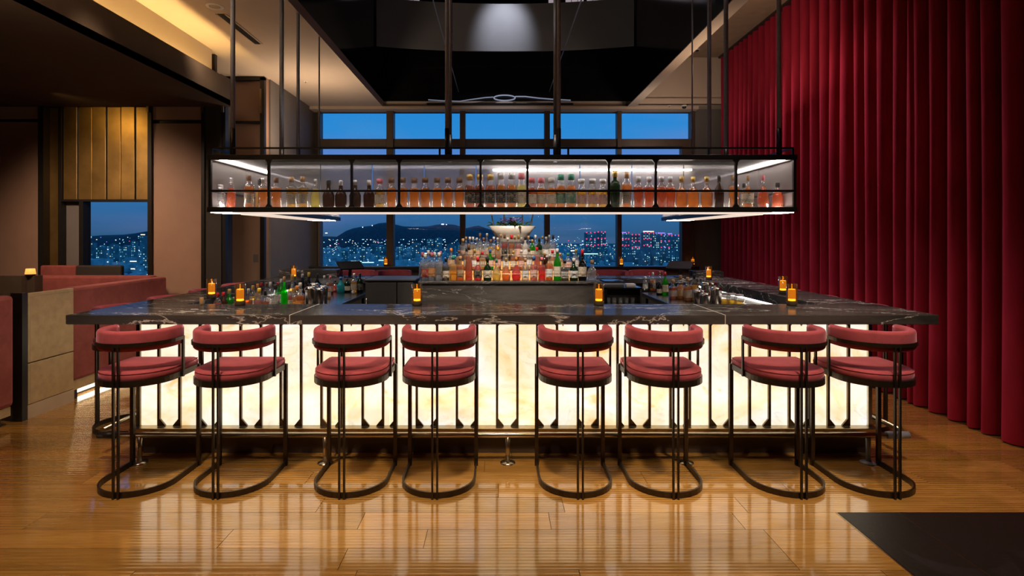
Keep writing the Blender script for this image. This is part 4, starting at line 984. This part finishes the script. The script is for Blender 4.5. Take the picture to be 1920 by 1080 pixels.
def leaf_mb(n, seed, spread, zz, ln, wd_):
    q = random.Random(seed); mb = MB()
    for i in range(n):
        a = q.uniform(0, 2 * pi); rr_ = q.uniform(0, 1); c = Vector((spread[0] * rr_ * cos(a), spread[1] * rr_ * sin(a), zz + q.uniform(-.015, .03)))
        d = Vector((cos(a), sin(a), q.uniform(-.2, .9))).normalized(); L = ln * q.uniform(.6, 1.2); sd = d.cross(Vector((0, 0, 1))).normalized() * wd_ * q.uniform(.7, 1.2)
        up_ = sd.cross(d).normalized() * wd_ * .35
        p = [c, c + d * L * .35 + sd, c + d * L * .35 - sd, c + d * L * .75 + sd * .7 - up_, c + d * L * .75 - sd * .7 - up_, c + d * L - up_ * 2.2]
        m1_, m2_ = c + d * L * .35 + up_, c + d * L * .75
        V = [mb.bm.verts.new(v_) for v_ in p + [m1_, m2_]]
        for q_ in ((0, 1, 6), (0, 6, 2), (1, 3, 7, 6), (2, 6, 7, 4), (3, 5, 7), (4, 7, 5)): mb.bm.faces.new([V[j] for j in q_]).smooth = True
    return mb
o = put('foliage', leaf_mb(150, 2, (wt * .9, .13), zt, .07, .018), M['leaf'], pl); o['kind'] = 'stuff'
o = put('purple_flowers', leaf_mb(90, 3, (wt * .55, .10), zt + .055, .035, .013), M['flower_purple'], pl); o['kind'] = 'stuff'
o = put('white_flowers', leaf_mb(16, 4, (wt * .5, .10), zt + .06, .03, .012), M['flower_white'], pl); o['kind'] = 'stuff'
for px, lean in ((927, -.05), (945, 0), (979, 0), (993, .05)):
    x = wx(px, PYY) - PX
    put('stake', MB().tube([(x, -.06, zt - .03), (x + lean * 1.4, -.06, zt + .30)], .008, 8), M['brass'], pl)
put('stake_tie', MB().tube([(wx(945, PYY) - PX, -.07, zt + .10), (wx(979, PYY) - PX, -.07, zt + .10)], .004, 6), M['brass'], pl)

# ------------------------------------------------------------------ bench bottles: (px, top y, X on the bench, shape, liquid, cap, label, radius)
LBt = [(408, 549, -2.44, 'round', 'red', 'red', 'white', .033), (419, 548, -2.42, 'round', 'dark brown', 'red', 'white', .033), (430, 541, -2.40, 'square', 'green', 'gold', 'green', .034), (439, 556, -2.44, 'round', 'red', 'cork', 'white', .03),
       (466, 540, -2.20, 'round', 'deep amber', 'silver', 'white', .034), (474, 535, -2.30, 'round', 'golden', 'gold', 'white', .034), (483, 531, -2.44, 'round', 'golden', 'orange', 'tan', .034), (490, 529, -2.46, 'wine', 'dark brown', 'red', 'white', .034), (499, 529, -2.36, 'round', 'clear', 'brown', 'black', .036), (486, 540, -2.08, 'square', 'pink', 'yellow', 'pink', .038), (497, 545, -2.02, 'round', 'deep amber', 'black', 'cream', .034),
       (507, 528, -2.20, 'round', 'clear', 'silver', 'white', .037), (516, 533, -2.04, 'shoulder', 'clear', 'black', 'white', .040), (513, 527, -2.40, 'wine', 'clear', 'black', None, .034), (521, 529, -2.34, 'wine', 'green', 'red', 'cream', .034), (527, 523, -2.20, 'wine', 'green', 'white', 'white', .034), (533, 519, -1.92, 'tall', 'bright green', 'cork', None, .030), (541, 531, -1.95, 'round', 'pink', 'black', 'cream', .034),
       (548, 515, -2.06, 'squat', 'golden', 'gold', 'white', .042), (553, 527, -2.30, 'round', 'black', 'black', 'cream', .034), (557, 536, -1.84, 'square', 'orange', 'orange', 'orange', .036), (563, 530, -1.80, 'square', 'orange', 'white', 'orange', .036), (567, 513, -2.15, 'wine', 'black', 'silver', 'cream', .036), (579, 511, -2.05, 'wine', 'black', 'yellow', 'white', .036), (573, 525, -1.92, 'wine', 'dark brown', 'black', 'white', .035),
       (595, 513, -2.10, 'wine', 'black', 'black', 'white', .036), (608, 517, -2.12, 'round', 'clear', 'white', 'white', .035), (619, 518, -2.08, 'round', 'deep amber', 'pink', 'pink', .035), (628, 526, -2.10, 'squat', 'red', 'black', 'red', .036), (614, 530, -1.95, 'squat', 'golden', 'cork', 'cream', .034), (639, 519, -1.98, 'squat', 'turquoise', 'blue', None, .042), (651, 522, -1.92, 'round', 'dark green', 'black', 'cream', .038), (664, 513, -1.83, 'square', 'golden', 'white', 'cream', .038), (675, 513, -1.76, 'wine', 'dark green', 'black', 'black', .038)]
def on_bench(lst, name):
    for i, (px, ty, X, shp, lq, cp, lb, r) in enumerate(sorted(lst)):
        Y = F * X / (px - CX); h = .71 - (ty - HY) * Y / F; h = max(.15, min(.36, h)); N_ = len(lst); n_ = i + 1
        pos = '%s from left' % ordn(n_) if n_ <= (N_ + 1) // 2 else '%s from right' % ordn(N_ - n_ + 1)
        bottle(X, Y, BZ, h, r, shp, lq, cp, lb, '%s %s bottle, %s cap, %s on %s' % (SHN[shp], lq, cp, pos, name), 'bottles on the ' + name, .6)
on_bench(LBt, 'left steel bench')
RBt = [(1210, 518, 1.93, 'round', 'clear', 'white', 'white', .036), (1217, 511, 2.06, 'round', 'clear', 'red', 'white', .034), (1224, 511, 2.01, 'round', 'amber', 'silver', 'black', .037), (1237, 509, 2.16, 'wine', 'clear', 'brown', None, .033), (1236, 528, 1.95, 'round', 'black', 'black', 'cream', .032), (1247, 511, 2.02, 'wine', 'green', 'red', 'cream', .037), (1262, 524, 1.98, 'square', 'deep amber', 'cork', 'white', .044), (1276, 516, 2.06, 'squat', 'amber', 'cork', 'tan', .042), (1289, 519, 2.08, 'square', 'amber', 'cork', 'cream', .042), (1302, 514, 2.16, 'round', 'golden', 'black', 'cream', .042)]
on_bench(RBt, 'right steel bench')
# shakers
shm = MB().lathe([(.034, 0), (.042, .15), (.040, .165), (.036, .172), (.030, .175)], 20).mesh('shaker'); shm.materials.append(M['steel'])
rim = MB().lathe([(.0425, .145), (.0435, .15), (.0425, .155)], 20, cap=False).mesh('rim'); rim.materials.append(M['steel'])
def shaker(px, X, sc_, label, grp):
    Y = F * X / (px - CX); o = link('shaker', shm, None, None, (X, Y, BZ)); o.scale = (sc_, sc_, sc_); tag(o, label, 'shaker', grp); link('rim', rim, None, o)
for i, (px, X, k) in enumerate(((583, -1.80, 1.3), (589, -1.90, 1.3), (598, -1.76, 1.15), (606, -1.80, 1.15))): shaker(px, X, k, 'brushed steel cocktail tin, %s from the left on the left bench' % ordn(i + 1), 'cocktail tins on the left bench')
for i, (px, X, k) in enumerate(((1309, 1.98, 1.0), (1316, 2.02, 1.0), (1323, 1.95, 1.0), (1325, 2.15, 1.35), (1334, 2.20, 1.35), (1343, 2.10, 1.25))): shaker(px, X, k, 'brushed steel cocktail tin, %s from the left on the right bench' % ordn(i + 1), 'cocktail tins on the right bench')
for i, (px, X) in enumerate(((1360, 2.3), (1372, 2.35), (1386, 2.38))):
    Y = F * X / (px - CX); o = thing('jar', 'clear garnish jar, %s along the right bench beyond the tins' % ordn(i + 1), 'jar', (X, Y, BZ), 0, 'garnish jars on the right bench')
    put('glass', MB().lathe([(.045, 0), (.05, .02), (.05, .10), (.04, .12)], 16, cap=True), M['clear_glass'], o); put('contents', MB().lathe([(.04, .005), (.045, .07)], 12), LM['golden'], o); put('lid', MB().lathe([(.042, .12), (.042, .135)], 16), CM['silver'], o)

# POS tablets
def tablet(x, y, rz, label):
    t_ = thing('point_of_sale_screen', label, 'screen', (x, y, 1.10), rz)
    put('base', B(-.07, .07, -.06, .08, 0, .012, .004), M['hair_dark'], t_)
    put('stand', MB().bar([(0, .03, .01), (0, .0, .12)], .04, .015), M['hair_dark'], t_)
    mb = MB(); mb.box(-.17, .17, -.012, .012, -.10, .10, .006)
    for v_ in mb.bm.verts:
        a = radians(-62); y_, z_ = v_.co.y, v_.co.z; v_.co.y = y_ * cos(a) - z_ * sin(a); v_.co.z = y_ * sin(a) + z_ * cos(a) + .16
    put('display', mb, M['screen'], t_)
    return t_
tablet(wx(657, 7.75), 7.75, radians(35), 'tilted black touch screen on the rear counter, left side')
tablet(wx(1275, 7.75), 7.75, radians(-35), 'tilted black touch screen on the rear counter, right side')
tag(put('marble_riser', B(wx(535, 7.95), wx(640, 7.95), 7.72, 8.03, 1.10, 1.20, .004), M['marble']), 'raised dark marble block on the rear left corner of the counter', 'riser')
tag(put('marble_riser', B(wx(1295, 7.95), wx(1345, 7.95), 7.72, 8.03, 1.10, 1.18, .004), M['marble']), 'raised dark marble block on the rear right corner of the counter', 'riser')

# ------------------------------------------------------------------ candles (oil lamps)
def make_candle():
    c = thing('table_candle', '', 'candle')
    put('base', MB().lathe([(.036, 0), (.040, .006), (.041, .034), (.038, .036)], 20), M['soffit'], c)
    put('glass', MB().lathe([(.041, .034), (.0415, .175), (.0395, .175), (.039, .036)], 20, cap=False), M['candle_glass'], c)
    cap_ = put('oil_capsule', MB().lathe([(.026, .056), (.029, .060), (.029, .126), (.026, .132)], 16), M['flame_dim'], c)
    put('glow', MB().lathe([(.010, .037), (.027, .040), (.028, .052), (.012, .058)], 14), M['flame'], c)
    put('top_glow', MB().lathe([(.026, .128), (.026, .133)], 14), M['flame'], c)
    put('wick', MB().lathe([(.004, .133), (.004, .166), (.007, .170), (.004, .173)], 8), M['flame_dim'], c)
    return c
cands = [(-2.09, 4.57, CT, 'amber table candle near the front left corner of the marble counter'), (-2.60, 5.12, CT, 'amber table candle on the left counter arm, closest of that arm'), (-.66, 4.57, CT, 'amber table candle on the front counter left of middle'), (.81, 4.57, CT, 'amber table candle on the front counter right of middle'),
         (2.37, 4.57, CT, 'amber table candle near the front right corner of the marble counter'), (2.745, 5.46, CT, 'amber table candle on the right arm just behind the corner one'), (2.69, 7.24, CT, 'amber table candle far back on the right counter arm'), (-2.69, 7.42, CT, 'amber table candle far back on the left counter arm'),
         (gx(728), WG - .24, gz(498), 'small glowing candle on the window ledge, left of the bottles'), (gx(1160), WG - .24, gz(498), 'small glowing candle on the window ledge at the right mullion'), (gx(1291), WG - .24, gz(498), 'rightmost small glowing candle on the window ledge')]
c0 = make_candle()
for i, (x, y, z, lb) in enumerate(cands):
    c = c0 if i == 0 else copy_tree(c0)
    c.location = (x, y, z); c['label'] = lb; c['group'] = 'amber table candles'

for px, py in ((369, 0), (374, 0)):
    pass
tag(put('wooden_peg', MB().lathe([(.014, 0), (.016, .01), (.016, .055), (.014, .06)], 14), CM['cork'], None, (wx(378, 4.62), 4.62, CT)), 'small round wooden cork stopper on the counter left of the candles', 'stopper')

# ------------------------------------------------------------------ bar stools
def upath(r, yb, yf, z, n=22):
    """U: from (-r, yf) back to a half circle whose rearmost point is y=yb, to (r, yf)"""
    cy = yb + r; p = [(-r, yf, z)]
    if yf - cy > .02: p.append((-r, (yf + cy) / 2, z))
    for i in range(n + 1):
        a = pi + pi * i / n; p.append((r * cos(a), cy + r * sin(a), z))
    if yf - cy > .02: p.append((r, (yf + cy) / 2, z))
    p.append((r, yf, z)); return p
def rrect(w_, h_, r, n=4):
    pts = []
    for cx_, cy_, a0 in ((w_ / 2 - r, -h_ / 2 + r, -pi / 2), (w_ / 2 - r, h_ / 2 - r, 0), (-w_ / 2 + r, h_ / 2 - r, pi / 2), (-w_ / 2 + r, -h_ / 2 + r, pi)):
        for i in range(n + 1): a = a0 + pi / 2 * i / n; pts.append((cx_ + r * cos(a), cy_ + r * sin(a)))
    return pts
def make_stool():
    t_ = thing('bar_stool', '', 'bar stool')
    put('floor_ring', MB().bar(upath(.240, -.258, .262, .019), .012, .038), M['stool_metal'], t_)
    for s_ in (-1, 1):
        put('leg', B(s_ * .240 - .013, s_ * .240 + .013, .248, .272, 0, .735), M['stool_metal'], t_)
        put('back_post', B(s_ * .0155 - .006, s_ * .0155 + .006, -.282, -.268, 0, .972), M['stool_metal'], t_)
        put('arm_post', B(s_ * .250 - .006, s_ * .250 + .006, .030, .050, .700, .978), M['stool_metal'], t_)
    put('seat_frame', MB().bar(upath(.238, -.262, .262, .720), .012, .040), M['stool_metal'], t_)
    put('front_crossbar', B(-.232, .232, .250, .262, .702, .738), M['stool_metal'], t_)
    put('back_band', MB().bar(upath(.253, -.276, .045, .968), .008, .024), M['stool_metal'], t_)
    # seat cushion: U outline, layered
    base = upath(1, 0, 0, 0, 24); mb = MB(); rings = []
    def outline(r, yb, yf): return [(x, y) for x, y, _ in upath(r, yb, yf, 0, 24)]
    lay = [(.228, -.250, .248, .728), (.236, -.258, .256, .738), (.238, -.260, .258, .765), (.232, -.254, .252, .783), (.215, -.236, .236, .792), (.15, -.17, .18, .799), (.06, -.07, .09, .802)]
    for r, yb, yf, z in lay: rings.append([mb.bm.verts.new((x, y, z)) for x, y in outline(r, yb, yf)])
    n = min(len(q) for q in rings); rings = [q[:n] if len(q) == n else q for q in rings]
    for a, b_ in zip(rings, rings[1:]):
        if len(a) != len(b_): continue
        for i in range(len(a)):
            f = mb.bm.faces.new([a[i], a[(i + 1) % len(a)], b_[(i + 1) % len(a)], b_[i]]); f.smooth = True
    mb.bm.faces.new(rings[0][::-1]); mb.bm.faces.new(rings[-1])
    cu_ = put('seat_cushion', mb, M['velvet'], t_)
    put('piping', MB().tube([(x, y, .781) for x, y in outline(.234, -.256, .254)], .0035, 6, True), M['velvet'], cu_)
    # backrest pad
    put('backrest', MB().sweep(upath(.222, -.244, .055, .9885, 28), rrect(.052, .132, .022)), M['velvet'], t_)
    return t_
st0 = make_stool()
names = ['leftmost stool along the front, at the counter corner', 'second stool from the left along the front', 'third stool from the left along the front', 'fourth front stool, just left of the middle gap', 'fifth front stool, just right of the middle gap', 'third stool from the right along the front', 'second stool from the right along the front', 'rightmost stool along the front, at the counter corner']
used = False
def stool(x, y, rz, label, group, sc_=1.0):
    global used
    t_ = st0 if not used else copy_tree(st0); used = True
    t_.location = (x, y, 0); t_.rotation_euler = (0, 0, rz); t_.scale = (sc_,) * 3; t_['label'] = label; t_['group'] = group
    return t_
for (x, nm) in zip((-2.415, -1.785, -.990, -.403, .515, 1.117, 1.925, 2.515), names):
    stool(x, 3.84, 0, 'pink velvet bar stool with bronze frame, ' + nm, 'front row of bar stools')
for i, y in enumerate((4.95, 5.70, 6.45, 7.2)):
    stool(-3.24, y, radians(-90), 'pink velvet bar stool, %s from the front on the left side of the bar' % ordn(i + 1), 'bar stools down the left side')
for i, y in enumerate((5.02, 5.75, 6.45, 7.3)):
    stool(3.16, y + .0, radians(90), 'pink velvet bar stool, %s from the front on the right side of the bar' % ordn(i + 1), 'bar stools down the right side')
for i, px in enumerate((676, 743, 1138, 1206)):
    stool(wx(px, 8.65), 8.42, radians(180), 'dark red velvet stool behind the rear counter, %s from the left' % ordn(i + 1), 'stools behind the rear counter', 1.09)

# ------------------------------------------------------------------ left booths
BX = -4.27
bs = thing('booth_divider', 'beige leather clad divider end panel with dark post at the booth', 'divider', (0, 0, 0))
put('leather_panel', B(BX - .05, BX, 5.13, 5.68, .51, 1.14, .004), M['leather'], bs)
put('leather_panel', B(BX - .05, BX, 5.13, 5.68, .13, .50, .004), M['leather'], bs)
put('plinth', B(BX - .06, BX - .002, 5.12, 5.69, 0, .125), M['cream'], bs)
put('end_post', B(BX - .10, BX + .005, 5.06, 5.12, 0, 1.15), M['hair_dark'], bs)
put('body', B(BX - .12, BX - .05, 5.12, 5.69, 0, 1.13), M['wall_dark'], bs)
put('stitch_edge', B(BX - .001, BX + .002, 5.15, 5.66, 1.112, 1.116), M['cream'], bs); put('stitch_edge', B(BX - .001, BX + .002, 5.15, 5.153, .15, 1.112), M['cream'], bs)
sf = thing('booth_sofa', 'long dark rose velvet booth sofa back running toward the beige wall', 'sofa', (0, 0, 0))
put('side_back', B(BX - .16, BX - .01, 5.70, 7.30, .20, 1.14, .03), M['booth_velvet'], sf)
put('end_back', B(-6.1, BX - .15, 7.18, 7.34, .20, 1.157, .03), M['booth_velvet'], sf)
put('plinth', B(BX - .14, BX - .03, 5.70, 7.28, .10, .20), M['leather'], sf)
put('foot', B(BX - .12, BX - .06, 5.75, 5.81, 0, .10), M['hair_dark'], sf); put('foot', B(BX - .12, BX - .06, 7.1, 7.16, 0, .10), M['hair_dark'], sf)
put('underglow', B(BX - .16, BX - .13, 5.72, 7.2, .03, .07), M['underglow'], sf)
put('seat', B(-5.5, BX - .16, 6.60, 7.18, .25, .46, .04), M['booth_velvet'], sf); put('seat', B(-4.95, BX - .16, 5.75, 6.60, .25, .46, .04), M['booth_velvet'], sf)
put('seat_base', B(-5.5, BX - .16, 5.8, 7.18, 0, .25), M['wall_dark'], sf)
ps = tag(put('partition', B(wx(-60, 6.7), wx(43, 6.7), 6.68, 6.76, 0, wz(517, 6.7)), M['frame']), 'low dark brown partition at the far left edge behind the booth', 'partition')
s2 = thing('booth_sofa', 'rose velvet booth side cropped by the left picture edge', 'sofa', (0, 0, 0))
put('side_back', B(BX - .30, BX - .01, 3.2, 5.0, .16, 1.14, .035), M['booth_velvet'], s2)
put('plinth', B(BX - .26, BX - .03, 3.25, 4.98, .08, .16), M['leather'], s2); put('foot', B(BX - .15, BX - .08, 4.88, 4.94, 0, .08), M['hair_dark'], s2); put('foot', B(BX - .15, BX - .08, 3.35, 3.41, 0, .08), M['hair_dark'], s2)
put('underglow', B(BX - .24, BX - .2, 3.3, 4.8, .02, .05), M['underglow'], s2)
s3 = thing('window_seat', 'rose velvet window seat back below the small left window', 'sofa', (0, 0, 0))
put('back', B(lp(86), lp(152), PY - .10, PY - .02, .3, lz(497), .02), M['booth_velvet'], s3); put('back', B(lp(152), lp(236), PY - .10, PY - .02, .3, lz(497), .02), M['wall_dark'], s3)
put('base', B(lp(86), lp(236), PY - .10, PY - .02, 0, .3), M['wall_dark'], s3)
def lamp(px, Y, z, label, r0, h):
    l = thing('table_lamp', label, 'lamp', (wx(px, Y), Y, z)); put('shade', MB().lathe([(r0, .02), (r0 * .82, h)], 20), M['lampshade'], l); put('base', MB().lathe([(r0 * .9, 0), (r0 * .9, .02)], 20), M['hair_dark'], l)
lamp(57, 6.78, wz(517, 6.78), 'small glowing amber lamp on the partition top at left', .055, .085)
tag(put('lamp_shelf', B(wx(45, 6.8), wx(70, 6.8), 6.76, 6.88, 0, wz(517, 6.78)), M['soffit']), 'narrow dark shelf post carrying the small amber lamp', 'stand')
lamp(30, 5.35, .42, 'glowing amber lantern between the booth and the beige divider', .06, .24)
tag(put('side_table', MB().lathe([(.12, 0), (.12, .02), (.03, .03), (.03, .38), (.16, .39), (.16, .42)], 20), M['soffit'], None, (wx(30, 5.35), 5.35, 0)), 'small round dark table under the amber lantern', 'table')

# ------------------------------------------------------------------ curtain
crests = [1392, 1400, 1409, 1419, 1430, 1442, 1452, 1462, 1476, 1493, 1510, 1528, 1547, 1565, 1586, 1613, 1633, 1657, 1688, 1714, 1727, 1756, 1792, 1829, 1856, 1896]
cyl = sorted([4.12 * F / (p - CX) for p in crests]); far = [9.75, 9.95, 10.15, 10.35]
cyl = [3.95, 4.15] + cyl + [f for f in far if f > cyl[-1] + .1]
CXX = 4.06
cu = thing('velvet_curtain', 'floor-length crimson velvet curtain in deep folds along the right wall', 'curtain', (0, 0, 0))
mb = MB(); bm = mb.bm; cols = []
zl = [0.012, .5, 1.2, 2.0, 2.8, 3.6, 4.3, 4.93]
rcu = random.Random(9)
pts = []
for i in range(len(cyl) - 1):
    a, b_ = cyl[i], cyl[i + 1]; amp = min(.20, (b_ - a) * .95) * rcu.uniform(.85, 1.1)
    for k, (u, dd) in enumerate(((0, 0), (.10, .004), (.19, .018), (.26, .045), (.285, .085), (.27, .13), (.27, .18), (.36, .23), (.5, .245), (.64, .23), (.73, .18), (.73, .13), (.715, .085), (.74, .045), (.81, .018), (.90, .004))):
        pts.append((a + (b_ - a) * u, dd * min(1.1, (b_ - a) / .2) * amp / .2, 0, i))
off = {i: [rcu.uniform(-.03, .03) for _ in range(3)] for i in range(len(cyl))}
for yy, dpt, j_, i in pts:
    colv = []
    for z in zl:
        sw_ = off[i][0] * sin(z * 1.1 + off[i][1] * 40) * .4
        k = 1 - .12 * (z / 5)
        colv.append(bm.verts.new((CXX + dpt * k, yy + sw_, z)))
    cols.append(colv)
for a, b_ in zip(cols, cols[1:]):
    for i in range(len(zl) - 1):
        f = bm.faces.new([a[i], b_[i], b_[i + 1], a[i + 1]]); f.smooth = True
put('drape', mb, M['curtain'], cu)
put('curtain_track', B(CXX - .02, CXX + .20, 3.9, 10.4, 4.93, 4.96), M['hair_dark'], cu)
struct('wall_right', B(4.32, 4.36, 3.2, WY, 0, 4.96), M['black'])
wr = struct('window_3', B(4.30, 4.32, 1.5, 4.0, 0, 4.96), M['well'])

# hidden-from-nobody ordinary extra: brass hooks under the counter
hk = MB().tube([(0, 0, 0), (0, 0, -.02), (0, -.02, -.035), (0, -.03, -.02)], .004, 6).mesh('coat_hook'); hk.materials.append(M['brass'])
for i, px in enumerate((453, 660, 1055, 1280, 1500)):
    tag(link('coat_hook', hk, None, None, (wx(px, 4.2), 4.2, CB)), 'small brass coat hook under the counter, %s from the left' % ordn(i + 1), 'hook', 'coat hooks under the counter')
